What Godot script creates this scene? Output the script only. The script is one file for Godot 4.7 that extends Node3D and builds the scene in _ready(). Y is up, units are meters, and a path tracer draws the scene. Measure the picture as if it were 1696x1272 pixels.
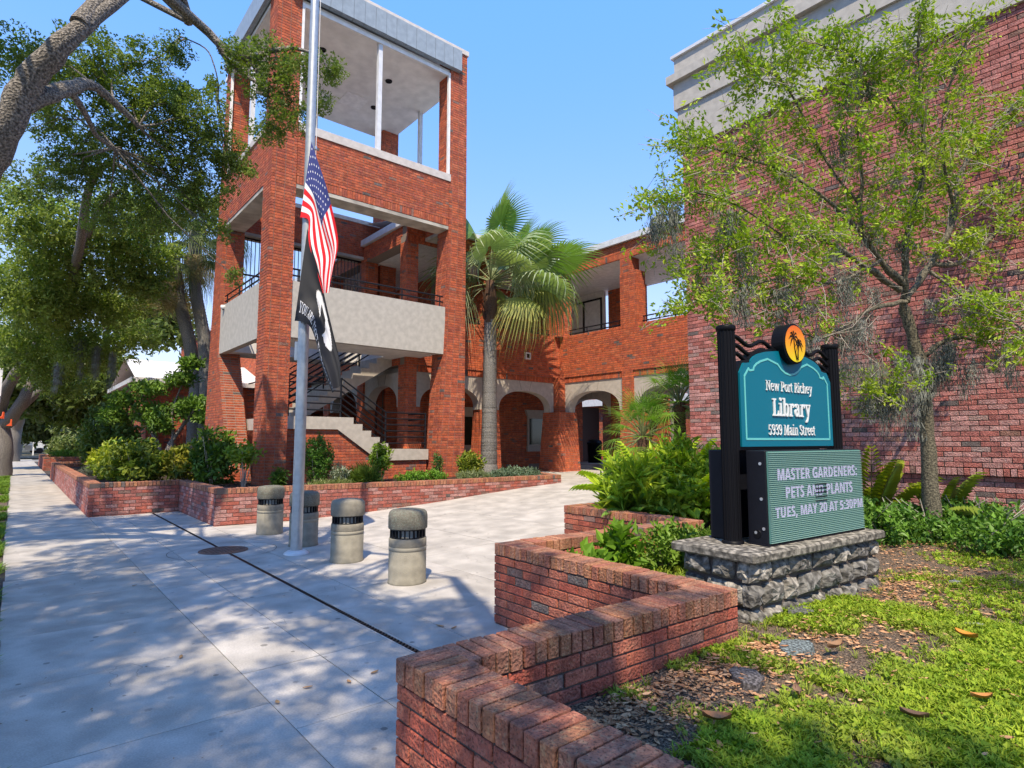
extends Node3D
# A brick library with an open stair tower, its plaza, planters, sign and trees, seen from the sidewalk.
# x runs away from the street, -z along it, y up, metres.

const TAU_ := 6.2831853
var rng := RandomNumberGenerator.new()
var eye := Vector3(0, 1.5, 0)
var cam: Camera3D
var M := {}
var counts := {}
var courses := 0.0677
var unit_brick: ArrayMesh
var unit_cap: ArrayMesh
var brick_mats := []
var old_mats := []
var mats_by_color := {}

# ---------------------------------------------------------------- naming
func numbered(called: String) -> String:
	var k: int = counts.get(called, 0)
	counts[called] = k + 1
	return called if k == 0 else "%s_%03d" % [called, k]

func tag(o: Node3D, label: String, category: String, group := "", kind := "") -> Node3D:
	if label: o.set_meta("label", label)
	if category: o.set_meta("category", category)
	if group: o.set_meta("group", group)
	if kind: o.set_meta("kind", kind)
	return o

func thing(called: String, label: String, category: String, at := Vector3.ZERO, turn := 0.0, group := "") -> Node3D:
	var o := Node3D.new()
	o.name = numbered(called)
	add_child(o, true)
	o.position = at
	o.rotation.y = turn
	tag(o, label, category, group)
	return o

func mi(called: String, mesh: Mesh, mat: Material, parent: Node = self) -> MeshInstance3D:
	var o := MeshInstance3D.new()
	if parent == self: o.name = numbered(called)
	else: o.name = child_name(parent, called)
	o.mesh = mesh
	if mat: o.material_override = mat
	parent.add_child(o, true)
	return o

func child_name(parent: Node, called: String) -> String:
	var key := str(parent.get_instance_id()) + called
	var k: int = counts.get(key, 0)
	counts[key] = k + 1
	return called if k == 0 else "%s_%03d" % [called, k]

func mm(called: String, mesh: Mesh, mat: Material, xf: Array, col: Array, parent: Node, stuff := true) -> MultiMeshInstance3D:
	if xf.is_empty(): return null
	var m := MultiMesh.new()
	m.transform_format = MultiMesh.TRANSFORM_3D
	m.use_colors = true
	m.mesh = mesh
	m.instance_count = xf.size()
	for i in xf.size():
		m.set_instance_transform(i, xf[i])
		m.set_instance_color(i, col[i])
	var o := MultiMeshInstance3D.new()
	o.multimesh = m
	o.material_override = mat
	o.name = numbered(called) if parent == self else child_name(parent, called)
	parent.add_child(o, true)
	if stuff: o.set_meta("kind", "stuff")
	return o

func struct(o: Node3D) -> Node3D:
	o.set_meta("kind", "structure")
	return o

# ---------------------------------------------------------------- shapes
func S() -> SurfaceTool:
	var st := SurfaceTool.new()
	st.begin(Mesh.PRIMITIVE_TRIANGLES)
	st.set_smooth_group(-1)
	return st

func fin(st: SurfaceTool) -> ArrayMesh:
	st.generate_normals()
	return st.commit()

func quad(st: SurfaceTool, a: Vector3, b: Vector3, c: Vector3, d: Vector3):
	for p in [a, b, c, a, c, d]: st.add_vertex(p)

func tri(st: SurfaceTool, a: Vector3, b: Vector3, c: Vector3):
	st.add_vertex(a); st.add_vertex(b); st.add_vertex(c)

func box(st: SurfaceTool, c: Vector3, s: Vector3, b := Basis.IDENTITY):
	var h := s / 2
	for ax in 3:
		var u := Vector3.ZERO; var v := Vector3.ZERO; var n := Vector3.ZERO
		n[ax] = h[ax]; u[(ax + 1) % 3] = h[(ax + 1) % 3]; v[(ax + 2) % 3] = h[(ax + 2) % 3]
		for sgn in [1.0, -1.0]:
			var uu: Vector3 = u * sgn
			var nn: Vector3 = n * sgn
			quad(st, c + b * (nn - uu - v), c + b * (nn - uu + v), c + b * (nn + uu + v), c + b * (nn + uu - v))

func box2(st: SurfaceTool, x0: float, x1: float, y0: float, y1: float, z0: float, z1: float):
	box(st, Vector3((x0 + x1) / 2, (y0 + y1) / 2, (z0 + z1) / 2), Vector3(x1 - x0, y1 - y0, z1 - z0))

# a box whose edges are chamfered by e
func cbox(st: SurfaceTool, c: Vector3, s: Vector3, e: float, b := Basis.IDENTITY):
	var h := s / 2
	var g := h - Vector3(e, e, e)
	for ax in 3:
		var i := (ax + 1) % 3; var j := (ax + 2) % 3
		for sgn in [1.0, -1.0]:
			var n := Vector3.ZERO; n[ax] = h[ax] * sgn
			var u := Vector3.ZERO; u[i] = g[i] * sgn
			var v := Vector3.ZERO; v[j] = g[j]
			quad(st, c + b * (n - u - v), c + b * (n - u + v), c + b * (n + u + v), c + b * (n + u - v))
	for ax in 3:                                   # edges along ax
		var i := (ax + 1) % 3; var j := (ax + 2) % 3
		for si in [1.0, -1.0]:
			for sj in [1.0, -1.0]:
				var a := Vector3.ZERO; a[ax] = g[ax]
				var p := Vector3.ZERO; p[i] = h[i] * si; p[j] = g[j] * sj
				var q := Vector3.ZERO; q[i] = g[i] * si; q[j] = h[j] * sj
				if si * sj > 0: quad(st, c + b * (p - a), c + b * (p + a), c + b * (q + a), c + b * (q - a))
				else: quad(st, c + b * (p + a), c + b * (p - a), c + b * (q - a), c + b * (q + a))
	for sx in [1.0, -1.0]:
		for sy in [1.0, -1.0]:
			for sz in [1.0, -1.0]:
				var p := Vector3(h.x * sx, g.y * sy, g.z * sz)
				var q := Vector3(g.x * sx, h.y * sy, g.z * sz)
				var r := Vector3(g.x * sx, g.y * sy, h.z * sz)
				if sx * sy * sz > 0: tri(st, c + b * p, c + b * r, c + b * q)
				else: tri(st, c + b * p, c + b * q, c + b * r)

func tube(st: SurfaceTool, pts: Array, radii: Array, n := 8, cap := true):
	st.set_smooth_group(0)
	var rings := []
	var side := Vector3.ZERO
	for k in pts.size():
		var t: Vector3 = (pts[mini(k + 1, pts.size() - 1)] - pts[maxi(k - 1, 0)]).normalized()
		if side == Vector3.ZERO:
			side = t.cross(Vector3.UP if absf(t.y) < 0.9 else Vector3.RIGHT).normalized()
		side = (side - t * side.dot(t)).normalized()
		var up := t.cross(side)
		var ring := []
		for i in n:
			var a := TAU_ * i / n
			ring.append(pts[k] + (side * cos(a) + up * sin(a)) * radii[k])
		rings.append(ring)
	for k in rings.size() - 1:
		for i in n:
			var j := (i + 1) % n
			quad(st, rings[k][i], rings[k][j], rings[k + 1][j], rings[k + 1][i])
	if cap:
		st.set_smooth_group(-1)
		for i in range(1, n - 1):
			tri(st, rings[-1][0], rings[-1][i], rings[-1][i + 1])
			tri(st, rings[0][0], rings[0][i + 1], rings[0][i])
	st.set_smooth_group(-1)

func bar(st: SurfaceTool, a: Vector3, b: Vector3, r: float, n := 6):
	tube(st, [a, b], [r, r], n)

# profile of [radius, height] turned about y
func lathe(st: SurfaceTool, at: Vector3, prof: Array, n := 28, smooth := true):
	st.set_smooth_group(0 if smooth else -1)
	for k in prof.size() - 1:
		for i in n:
			var a := TAU_ * i / n; var b := TAU_ * (i + 1) / n
			var p = prof[k]; var q = prof[k + 1]
			quad(st, at + Vector3(cos(a) * p[0], p[1], sin(a) * p[0]), at + Vector3(cos(a) * q[0], q[1], sin(a) * q[0]),
				at + Vector3(cos(b) * q[0], q[1], sin(b) * q[0]), at + Vector3(cos(b) * p[0], p[1], sin(b) * p[0]))
	st.set_smooth_group(-1)

# polygon in (u, v) of a frame, from depth 0 to -thick along the frame's z
func slab_poly(st: SurfaceTool, poly: PackedVector2Array, f: Transform3D, thick: float):
	var idx := Geometry2D.triangulate_polygon(poly)
	var area := 0.0
	for k in poly.size():
		var p := poly[k]; var q := poly[(k + 1) % poly.size()]
		area += p.x * q.y - q.x * p.y
	for k in range(0, idx.size(), 3):
		var a := poly[idx[k]]; var b := poly[idx[k + 1]]; var c := poly[idx[k + 2]]
		if (b - a).cross(c - a) > 0:
			var t := b; b = c; c = t
		tri(st, f * Vector3(a.x, a.y, 0), f * Vector3(b.x, b.y, 0), f * Vector3(c.x, c.y, 0))
		tri(st, f * Vector3(a.x, a.y, -thick), f * Vector3(c.x, c.y, -thick), f * Vector3(b.x, b.y, -thick))
	for k in poly.size():
		var p := poly[k]; var q := poly[(k + 1) % poly.size()]
		if area < 0:
			var t := p; p = q; q = t
		quad(st, f * Vector3(p.x, p.y, -thick), f * Vector3(p.x, p.y, 0), f * Vector3(q.x, q.y, 0), f * Vector3(q.x, q.y, -thick))

# ---------------------------------------------------------------- textures and materials
func noise_image(size: int, freq: float, octaves: int, seed_: int, lo: float, hi: float, contrast := 1.0, kind := FastNoiseLite.TYPE_SIMPLEX_SMOOTH) -> ImageTexture:
	var n := FastNoiseLite.new()
	n.seed = seed_; n.frequency = freq; n.noise_type = kind
	n.fractal_type = FastNoiseLite.FRACTAL_FBM; n.fractal_octaves = octaves
	var src := n.get_seamless_image(size, size)
	src.convert(Image.FORMAT_L8)
	var d := src.get_data()
	for i in d.size():
		var v := clampf((d[i] / 255.0 - 0.5) * contrast + 0.5, 0, 1)
		d[i] = int(255.0 * lerpf(lo, hi, v))
	return ImageTexture.create_from_image(Image.create_from_data(size, size, false, Image.FORMAT_L8, d))

var T := {}
func mat(lin: Color, rough := 0.8, grain := "", scale := 1.0, bump := "", bump_cm := 0.2, bscale := 1.0) -> StandardMaterial3D:
	var m := StandardMaterial3D.new()
	m.albedo_color = lin.linear_to_srgb()
	m.roughness = rough
	if grain or bump:
		m.uv1_triplanar = true
		m.uv1_world_triplanar = true
		m.uv1_scale = Vector3.ONE * scale
	if grain: m.albedo_texture = T[grain]
	if bump:
		m.heightmap_enabled = true
		m.heightmap_texture = T[bump]
		m.heightmap_scale = bump_cm
	return m

func leaf_mat(back: Color, rough := 0.5) -> StandardMaterial3D:
	var m := StandardMaterial3D.new()
	m.vertex_color_use_as_albedo = true
	m.albedo_color = Color.WHITE
	m.roughness = rough
	m.metallic_specular = 0.4
	m.backlight_enabled = true
	m.backlight = back.linear_to_srgb()
	m.cull_mode = BaseMaterial3D.CULL_DISABLED
	return m

func materials():
	T.speck = noise_image(512, 0.11, 4, 3, 0.72, 1.0, 1.5)
	T.cloud = noise_image(512, 0.008, 7, 7, 0.80, 1.0, 1.6)
	T.grit = noise_image(512, 0.25, 3, 11, 0.0, 1.0, 1.4)
	T.bark = noise_image(512, 0.05, 5, 13, 0.35, 1.0, 2.0)
	T.pit = noise_image(512, 0.12, 3, 17, 0.0, 1.0, 2.2)
	T.fine = noise_image(512, 0.02, 6, 21, 0.92, 1.0, 1.5)
	T.brick = brick_grain()
	T.pave = pave_grain()
	T.wire = noise_image(512, 0.09, 4, 23, 0.0, 1.0, 2.0)
	# brick: grain only, the bricks themselves are built
	var br := mat(Color(1.3, 1.3, 1.3), 0.9, "brick", 0.9, "wire", 0.25)
	br.vertex_color_use_as_albedo = true
	M.brick = br
	M.mortar = mat(Color(0.34, 0.27, 0.22), 0.95, "speck", 2.0)
	M.mortar_dark = mat(Color(0.13, 0.10, 0.085), 0.95, "speck", 2.0)
	M.mortar_old = mat(Color(0.20, 0.15, 0.13), 0.95, "speck", 2.0)
	M.concrete = mat(Color(0.62, 0.58, 0.53), 0.85, "pave", 0.3, "grit", 0.06)
	M.walk = mat(Color(0.58, 0.535, 0.47), 0.88, "pave", 0.35, "grit", 0.05)
	M.walk2 = mat(Color(0.60, 0.56, 0.505), 0.88, "pave", 0.31, "grit", 0.05)
	M.walk3 = mat(Color(0.63, 0.59, 0.535), 0.88, "pave", 0.27, "grit", 0.05)
	M.joint = mat(Color(0.06, 0.05, 0.045), 0.95)
	M.stucco = mat(Color(0.50, 0.475, 0.43), 0.9, "fine", 0.5, "grit", 0.04)
	M.stucco_warm = mat(Color(0.54, 0.50, 0.43), 0.9, "cloud", 0.4, "grit", 0.04)
	M.arch = mat(Color(0.52, 0.47, 0.41), 0.9, "fine", 0.5, "grit", 0.02)
	M.ceiling = mat(Color(0.82, 0.80, 0.77), 0.9, "fine", 0.2)
	M.white = mat(Color(0.84, 0.83, 0.81), 0.6, "fine", 0.4)
	M.metal_white = mat(Color(0.72, 0.74, 0.77), 0.35, "fine", 0.4)
	M.fascia = mat(Color(0.30, 0.36, 0.42), 0.45, "fine", 0.4)
	M.coping = mat(Color(0.62, 0.57, 0.53), 0.8, "fine", 0.5)
	M.black = mat(Color(0.006, 0.006, 0.008), 0.45); M.black.metallic_specular = 0.25
	M.rail = mat(Color(0.012, 0.013, 0.017), 0.4); M.rail.metallic_specular = 0.35
	M.pole = mat(Color(0.50, 0.53, 0.55), 0.42, "fine", 1.0)
	M.pole.metallic = 0.55
	M.steel = mat(Color(0.62, 0.63, 0.65), 0.35); M.steel.metallic = 0.8
	M.bollard = mat(Color(0.38, 0.35, 0.275), 0.95, "pave", 1.3, "pit", 0.2)
	M.bollard_cap = mat(Color(0.34, 0.31, 0.245), 0.95, "pave", 1.6, "pit", 0.2)
	M.bollard_dark = mat(Color(0.25, 0.23, 0.18), 0.95, "brick", 1.2, "pit", 0.2)
	M.lens = mat(Color(0.42, 0.42, 0.39), 0.3)
	M.iron = mat(Color(0.21, 0.115, 0.085), 0.75, "speck", 3.0)
	M.soil = mat(Color(0.50, 0.355, 0.24), 1.0, "bark", 2.4, "pit", 1.0)
	M.mulch = mat(Color(0.17, 0.105, 0.075), 1.0, "bark", 1.5, "pit", 2.0)
	M.ground = mat(Color(0.14, 0.13, 0.08), 1.0, "bark", 0.4)
	M.asphalt = mat(Color(0.06, 0.06, 0.062), 0.95, "speck", 1.0)
	M.oak = mat(Color(0.44, 0.395, 0.345), 0.95, "bark", 1.1, "bark", 2.5)
	M.twig = mat(Color(0.42, 0.37, 0.31), 0.9, "fine", 3.0)
	M.myrtle = mat(Color(0.27, 0.235, 0.16), 0.85, "bark", 1.5)
	M.palm_trunk = mat(Color(0.60, 0.57, 0.53), 0.95, "bark", 2.2, "bark", 1.5)
	M.boot = mat(Color(0.26, 0.14, 0.08), 0.9, "bark", 2.0)
	M.skirt = mat(Color(0.42, 0.31, 0.17), 0.9, "fine", 2.0)
	M.petiole = mat(Color(0.36, 0.38, 0.20), 0.6)
	M.stone = []
	for c in [Color(0.27, 0.255, 0.235), Color(0.40, 0.375, 0.335), Color(0.54, 0.50, 0.44), Color(0.33, 0.315, 0.29)]:
		M.stone.append(mat(c, 0.95, "bark", 0.55, "pit", 0.6))
	M.stone_cap = mat(Color(0.42, 0.385, 0.325), 0.9, "bark", 0.6, "grit", 0.2)
	M.teal = mat(Color(0.002, 0.145, 0.22), 0.4); M.teal.metallic_specular = 0.3
	M.mint = mat(Color(0.13, 0.52, 0.50), 0.45)
	M.letter = mat(Color(0.74, 0.76, 0.76), 0.45)
	M.cabinet = mat(Color(0.009, 0.010, 0.016), 0.5, "fine", 1.0); M.cabinet.metallic_specular = 0.3
	M.screen = mat(Color(0.085, 0.23, 0.20), 0.5)
	M.visor = mat(Color(0.22, 0.38, 0.33), 0.5)
	M.led = mat(Color(0.50, 0.44, 0.70), 0.6)
	M.glass = mat(Color(0.02, 0.03, 0.02), 0.08)
	M.door = mat(Color(0.03, 0.014, 0.012), 0.5)
	M.orange = mat(Color(0.75, 0.10, 0.02), 0.6)
	M.flag_black = mat(Color(0.014, 0.015, 0.02), 0.7)
	M.roof = mat(Color(0.72, 0.72, 0.72), 0.5, "fine", 0.3)
	M.oak_leaf = leaf_mat(Color(0.82, 0.92, 0.3), 0.36)
	M.leaf = leaf_mat(Color(0.6, 0.7, 0.2), 0.45)
	M.soft_leaf = leaf_mat(Color(0.7, 0.78, 0.25), 0.55)
	M.grass = leaf_mat(Color(0.4, 0.45, 0.15), 0.7)
	M.moss = leaf_mat(Color(0.2, 0.2, 0.18), 0.95)
	M.litter = leaf_mat(Color(0.05, 0.04, 0.02), 0.9)
	unit_brick = brick_mesh(0.0035, 1)
	unit_cap = brick_mesh(0.006, 2)

# worn concrete: mottling, fine grain, gum spots, a few hairline cracks; about three metres of it
func pave_grain() -> ImageTexture:
	var n := 1024
	var a := FastNoiseLite.new(); a.seed = 71; a.frequency = 0.006; a.fractal_octaves = 6
	var b := FastNoiseLite.new(); b.seed = 72; b.frequency = 0.22; b.fractal_octaves = 2
	var ia := a.get_seamless_image(n, n); var ib := b.get_seamless_image(n, n)
	ia.convert(Image.FORMAT_L8); ib.convert(Image.FORMAT_L8)
	var da := ia.get_data(); var db := ib.get_data()
	var v := PackedFloat32Array(); v.resize(n * n)
	for k in n * n: v[k] = lerpf(0.84, 1.0, clampf((da[k] / 255.0 - 0.5) * 1.5 + 0.5, 0, 1)) * lerpf(0.86, 1.0, db[k] / 255.0)
	var r := RandomNumberGenerator.new(); r.seed = 73
	for g in 46:
		var cx := r.randi() % n; var cy := r.randi() % n; var rr := r.randi_range(2, 7); var dk := r.randf_range(0.7, 0.9)
		for y in range(-rr, rr + 1):
			for x in range(-rr, rr + 1):
				if x * x + y * y <= rr * rr: v[posmod(cy + y, n) * n + posmod(cx + x, n)] *= dk
	for c in 4:
		var x := r.randf() * n; var y := r.randf() * n; var d := r.randf() * TAU_
		for k in 260:
			d += r.randf_range(-0.35, 0.35)
			x += cos(d) * 1.2; y += sin(d) * 1.2
			v[posmod(int(y), n) * n + posmod(int(x), n)] *= 0.62
	var out := PackedByteArray(); out.resize(n * n)
	for k in n * n: out[k] = int(255 * clampf(v[k], 0, 1))
	return ImageTexture.create_from_image(Image.create_from_data(n, n, false, Image.FORMAT_L8, out))

# grain, dark pits, grime and pale bloom within and across bricks: one metre of it
func brick_grain() -> ImageTexture:
	var a := FastNoiseLite.new(); a.seed = 61; a.frequency = 0.008; a.fractal_octaves = 4
	var b := FastNoiseLite.new(); b.seed = 62; b.frequency = 0.09; b.fractal_octaves = 2
	var c := FastNoiseLite.new(); c.seed = 63; c.frequency = 0.035; c.fractal_octaves = 3
	var ia := a.get_seamless_image(768, 768); var ib := b.get_seamless_image(768, 768); var ic := c.get_seamless_image(768, 768)
	for i in [ia, ib, ic]: i.convert(Image.FORMAT_L8)
	var da := ia.get_data(); var db := ib.get_data(); var dc := ic.get_data()
	var out := PackedByteArray(); out.resize(768 * 768 * 3)
	for k in da.size():
		var big := clampf((da[k] / 255.0 - 0.5) * 1.6 + 0.5, 0, 1)
		var pit := smoothstep(0.22, 0.40, db[k] / 255.0)
		var mid := clampf((dc[k] / 255.0 - 0.5) * 1.8 + 0.5, 0, 1)
		var v := lerpf(0.80, 1.0, big) * lerpf(0.70, 1.0, pit) * lerpf(0.88, 1.0, mid)
		var bloom := smoothstep(0.72, 0.95, mid) * 0.10
		out[3 * k] = int(255 * clampf(v, 0, 1))
		out[3 * k + 1] = int(255 * clampf(v + bloom, 0, 1))
		out[3 * k + 2] = int(255 * clampf(v + bloom, 0, 1))
	return ImageTexture.create_from_image(Image.create_from_data(768, 768, false, Image.FORMAT_RGB8, out))

func brick_mesh(e: float, seed_: int) -> ArrayMesh:
	var st := S()
	cbox(st, Vector3.ZERO, Vector3(0.194, 0.058, 0.09), e)
	return fin(st)

# ---------------------------------------------------------------- bricks
const TOWER := [[0.50, 0.112, 0.052], [0.54, 0.128, 0.056], [0.45, 0.098, 0.048], [0.52, 0.138, 0.066], [0.42, 0.10, 0.058], [0.56, 0.122, 0.05]]
const HALL := [[0.46, 0.145, 0.118], [0.51, 0.17, 0.14], [0.42, 0.13, 0.105], [0.55, 0.21, 0.18], [0.48, 0.175, 0.15], [0.39, 0.13, 0.11]]
const OLD := [[0.40, 0.105, 0.062], [0.46, 0.125, 0.072], [0.36, 0.098, 0.06], [0.48, 0.15, 0.092], [0.43, 0.098, 0.06], [0.32, 0.10, 0.07]]
const ODD := [[0.16, 0.12, 0.11], [0.25, 0.14, 0.115], [0.31, 0.15, 0.11]]

func brickwork() -> Dictionary:
	return {"xf": [], "col": [], "core": S(), "pal": TOWER, "odd": 0.07, "core_any": false, "loose": 0.0012, "pale": 0.0}

func brick_color(W: Dictionary, y: float) -> int:
	var k := rng.randi_range(0, W.pal.size() - 1)
	if rng.randf() < W.odd: k = W.pal.size() + rng.randi_range(0, ODD.size() - 1)
	if W.pale > 0.0 and rng.randf() < W.pale * clampf(1.5 - (y - 0.5) / 2.4, 0.0, 1.0): k += 20
	return k

const CAPS := [[0.40, 0.155, 0.09], [0.44, 0.19, 0.11], [0.37, 0.13, 0.08], [0.41, 0.17, 0.085], [0.35, 0.155, 0.10]]
func color_of(W: Dictionary, k: int) -> Color:
	if k >= 40: return Color(CAPS[k - 40][0], CAPS[k - 40][1], CAPS[k - 40][2])
	var pale := k >= 20
	if pale: k -= 20
	var c: Array = W.pal[k] if k < W.pal.size() else ODD[k - W.pal.size()]
	var q := Color(c[0], c[1], c[2])
	if pale: q = q.lerp(Color(0.55, 0.38, 0.36), 0.4)
	return q

func add_brick(W: Dictionary, c: Vector3, dir: Vector3, n: Vector3, l: float, h: float, d: float):
	var j: float = W.loose
	var up := Vector3.UP
	var b := Basis(dir * (l / 0.194), up * (h / 0.058), n * (d / 0.09))
	if dir.cross(up).dot(n) < 0: b = Basis(-dir * (l / 0.194), up * (h / 0.058), n * (d / 0.09))
	W.xf.append(Transform3D(b, c + n * rng.randf_range(-j, j) + dir * rng.randf_range(-j, j)))
	W.col.append(brick_color(W, c.y))

# one course of a face from A to B; n points out of the wall
func run(W: Dictionary, A: Vector3, B: Vector3, n: Vector3, odd_: bool, h := 0.058):
	var L := A.distance_to(B)
	var dir := (B - A) / L
	var s := 0.0
	var first := true
	while s < L - 0.012:
		var l := 0.194
		if first and odd_: l = 0.092
		if L - s - l < 0.05: l = L - s
		l = minf(l, L - s)
		add_brick(W, A + dir * (s + l / 2) - n * 0.045, dir, n, l, h, 0.09)
		s += l + 0.0095
		first = false

# a course-by-course block; rect(y) gives [x0, x1, z0, z1]; faces is any of "SNWE" (S faces +z, W faces -x)
func block(W: Dictionary, rect: Callable, y0: float, y1: float, faces: String):
	var n := int(round((y1 - y0) / courses))
	var ch := (y1 - y0) / n
	for k in n:
		var y := y0 + ch * (k + 0.5)
		var r: Array = rect.call(y)
		var odd_ := k % 2 == 1
		var t := 0.1
		var xa: float = r[0] + (t if not odd_ and faces.contains("W") else 0.0)
		var xb: float = r[1] - (t if not odd_ and faces.contains("E") else 0.0)
		var za: float = r[2] + (t if odd_ and faces.contains("N") else 0.0)
		var zb: float = r[3] - (t if odd_ and faces.contains("S") else 0.0)
		if faces.contains("S"): run(W, Vector3(xa, y, r[3]), Vector3(xb, y, r[3]), Vector3(0, 0, 1), odd_, ch - 0.0095)
		if faces.contains("N"): run(W, Vector3(xa, y, r[2]), Vector3(xb, y, r[2]), Vector3(0, 0, -1), odd_, ch - 0.0095)
		if faces.contains("W"): run(W, Vector3(r[0], y, zb), Vector3(r[0], y, za), Vector3(-1, 0, 0), not odd_, ch - 0.0095)
		if faces.contains("E"): run(W, Vector3(r[1], y, zb), Vector3(r[1], y, za), Vector3(1, 0, 0), not odd_, ch - 0.0095)
	var pieces := 1 if str(rect.call(y0)) == str(rect.call(y1)) else 8
	for k in pieces:
		var ya := lerpf(y0, y1, float(k) / pieces); var yb := lerpf(y0, y1, float(k + 1) / pieces)
		core(W.core, rect.call(ya), ya, rect.call(yb), yb)

func core(st: SurfaceTool, a: Array, y0: float, b: Array, y1: float):
	var i := 0.009
	var p := [Vector3(a[0] + i, y0, a[3] - i), Vector3(a[1] - i, y0, a[3] - i), Vector3(a[1] - i, y0, a[2] + i), Vector3(a[0] + i, y0, a[2] + i)]
	var q := [Vector3(b[0] + i, y1, b[3] - i), Vector3(b[1] - i, y1, b[3] - i), Vector3(b[1] - i, y1, b[2] + i), Vector3(b[0] + i, y1, b[2] + i)]
	for k in 4:
		var j := (k + 1) % 4
		quad(st, p[k], q[k], q[j], p[j])
	quad(st, q[0], q[3], q[2], q[1])
	quad(st, p[0], p[1], p[2], p[3])

func rect(x0: float, x1: float, z0: float, z1: float) -> Callable:
	return func(_y): return [x0, x1, z0, z1]

# upright bricks side by side between A and B
func soldiers(W: Dictionary, A: Vector3, B: Vector3, n: Vector3, h: float):
	var L := A.distance_to(B)
	var dir := (B - A) / L
	var k := int(L / 0.0677)
	for i in k:
		add_brick(W, A + dir * (L / k) * (i + 0.5) - n * 0.045, dir, n, 0.058, h - 0.01, 0.09)

# a free-standing garden wall from A to B: courses on both faces and a row of bricks on edge on top
func garden_wall(W: Dictionary, A: Vector3, B: Vector3, thick: float, top: float, sink: Callable, joinA := 0.0, joinB := 0.0):
	var dir := (B - A).normalized()
	var n := Vector3(-dir.z, 0, dir.x)
	var cap := 0.098
	var k := 0
	var y := top - cap - courses / 2
	while y > -0.05:
		for s in [1.0, -1.0]:
			var o: Vector3 = n * s * thick / 2 + Vector3.UP * y
			var a: Vector3 = A + o + dir * joinA * s
			var b: Vector3 = B + o + dir * joinB * s
			if minf(sink.call(a, s), sink.call(b, s)) < y + 0.03:
				run(W, a, b, n * s, k % 2 == 1)
		y -= courses
		k += 1
	var i := rng.randf_range(0.009, 0.013)
	var ht := top - cap + 0.05 + i
	box(W.core, (A + B) / 2 + Vector3.UP * (top - cap - ht / 2 - 0.002 - i * 0.3), Vector3(A.distance_to(B) + thick - 2 * i, ht, thick - 2 * i), Basis(dir, Vector3.UP, n))

func cap_row(W: Dictionary, A: Vector3, B: Vector3, thick: float, top: float):
	var dir := (B - A).normalized()
	var n := Vector3(-dir.z, 0, dir.x)
	var L := A.distance_to(B)
	var k := maxi(1, int(L / 0.068))
	for i in k:
		var c := A + dir * (L / k) * (i + 0.5)
		var c2 := Vector3(c.x, top - 0.046 + rng.randf_range(-0.003, 0.003), c.z) + n * rng.randf_range(-0.004, 0.004)
		# on edge: long side across the wall, 92 mm high, 58 mm along the wall
		var yaw := Basis(Vector3.UP, rng.randf_range(-0.02, 0.02))
		W.xf.append(Transform3D(yaw * Basis(n * ((thick + 0.012) / 0.194), dir * (minf(0.0585, L / k - 0.008) / 0.058), Vector3.UP * (0.092 / 0.09)), c2))
		W.col.append(40 + rng.randi_range(0, 4) if rng.randf() > W.odd * 0.5 else W.pal.size())
	box(W.core, Vector3((A.x + B.x) / 2, top - 0.055, (A.z + B.z) / 2), Vector3(L, 0.09, thick - 0.02), Basis(dir, Vector3.UP, n))

func in_view(p: Vector3) -> bool:
	var v := cam.transform.affine_inverse() * p
	if v.z > -0.2: return false
	return absf(v.x / -v.z) < 0.88 and absf(v.y / -v.z) < 0.66

func lay(W: Dictionary, parent: Node3D, mortar: Material, singles := 300, called := "brick"):
	var order := []
	for i in W.xf.size():
		var x: Transform3D = W.xf[i]
		if in_view(x.origin): order.append([x.origin.distance_squared_to(eye), i])
	order.sort_custom(func(a, b): return a[0] < b[0])
	var single := {}
	for k in mini(singles, order.size()):
		var i: int = order[k][1]
		single[i] = true
		var c := color_of(W, W.col[i])
		var key := c.to_html()
		if not mats_by_color.has(key):
			mats_by_color[key] = mat(c * 1.3, 0.9, "brick", 1.0, "wire", 0.5)
		var o := mi(called, unit_brick, mats_by_color[key], parent)
		o.transform = W.xf[i]
	var xf := []; var col := []
	for i in W.xf.size():
		if single.has(i): continue
		xf.append(W.xf[i])
		var f := rng.randf_range(0.82, 1.14)
		var c := color_of(W, W.col[i])
		col.append(Color(c.r * f, c.g * f, c.b * f))
	mm("brickwork", unit_brick, M.brick, xf, col, parent)
	mi("mortar", fin(W.core), mortar, parent)
const oak_a_blobs := [[-0.27, 6.64, -10.09, 0.50], [0.52, 6.96, -10.05, 0.50], [1.12, 7.19, -10.17, 0.45], [1.49, 7.42, -9.83, 0.30], [0.03, 6.34, -10.93, 0.40], [0.75, 6.22, -10.60, 0.40], [1.16, 6.45, -10.23, 0.50], [1.54, 6.59, -9.89, 0.45], [1.87, 6.45, -9.63, 0.45], [1.89, 6.10, -10.05, 0.50], [2.30, 6.15, -9.96, 0.40], [1.46, 5.96, -10.43, 0.45], [2.47, 5.91, -9.85, 0.30], [0.54, 5.76, -11.49, 0.50], [2.19, 5.57, -10.13, 0.35], [2.11, 5.26, -10.50, 0.35], [1.84, 5.56, -10.55, 0.40], [2.30, 4.87, -10.25, 0.25], [2.61, 4.14, -10.09, 0.18], [1.37, 5.68, -11.46, 0.40], [2.54, 7.67, -9.70, 0.40], [2.91, 7.72, -9.38, 0.35], [2.87, 7.18, -9.48, 0.40], [3.19, 7.41, -9.05, 0.30], [3.12, 6.74, -9.32, 0.35], [3.42, 7.33, -8.61, 0.28], [3.32, 6.80, -8.62, 0.22], [2.86, 6.59, -9.69, 0.30], [2.17, 7.12, -9.95, 0.20], [0.03, 5.88, -12.57, 0.50]]
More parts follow.
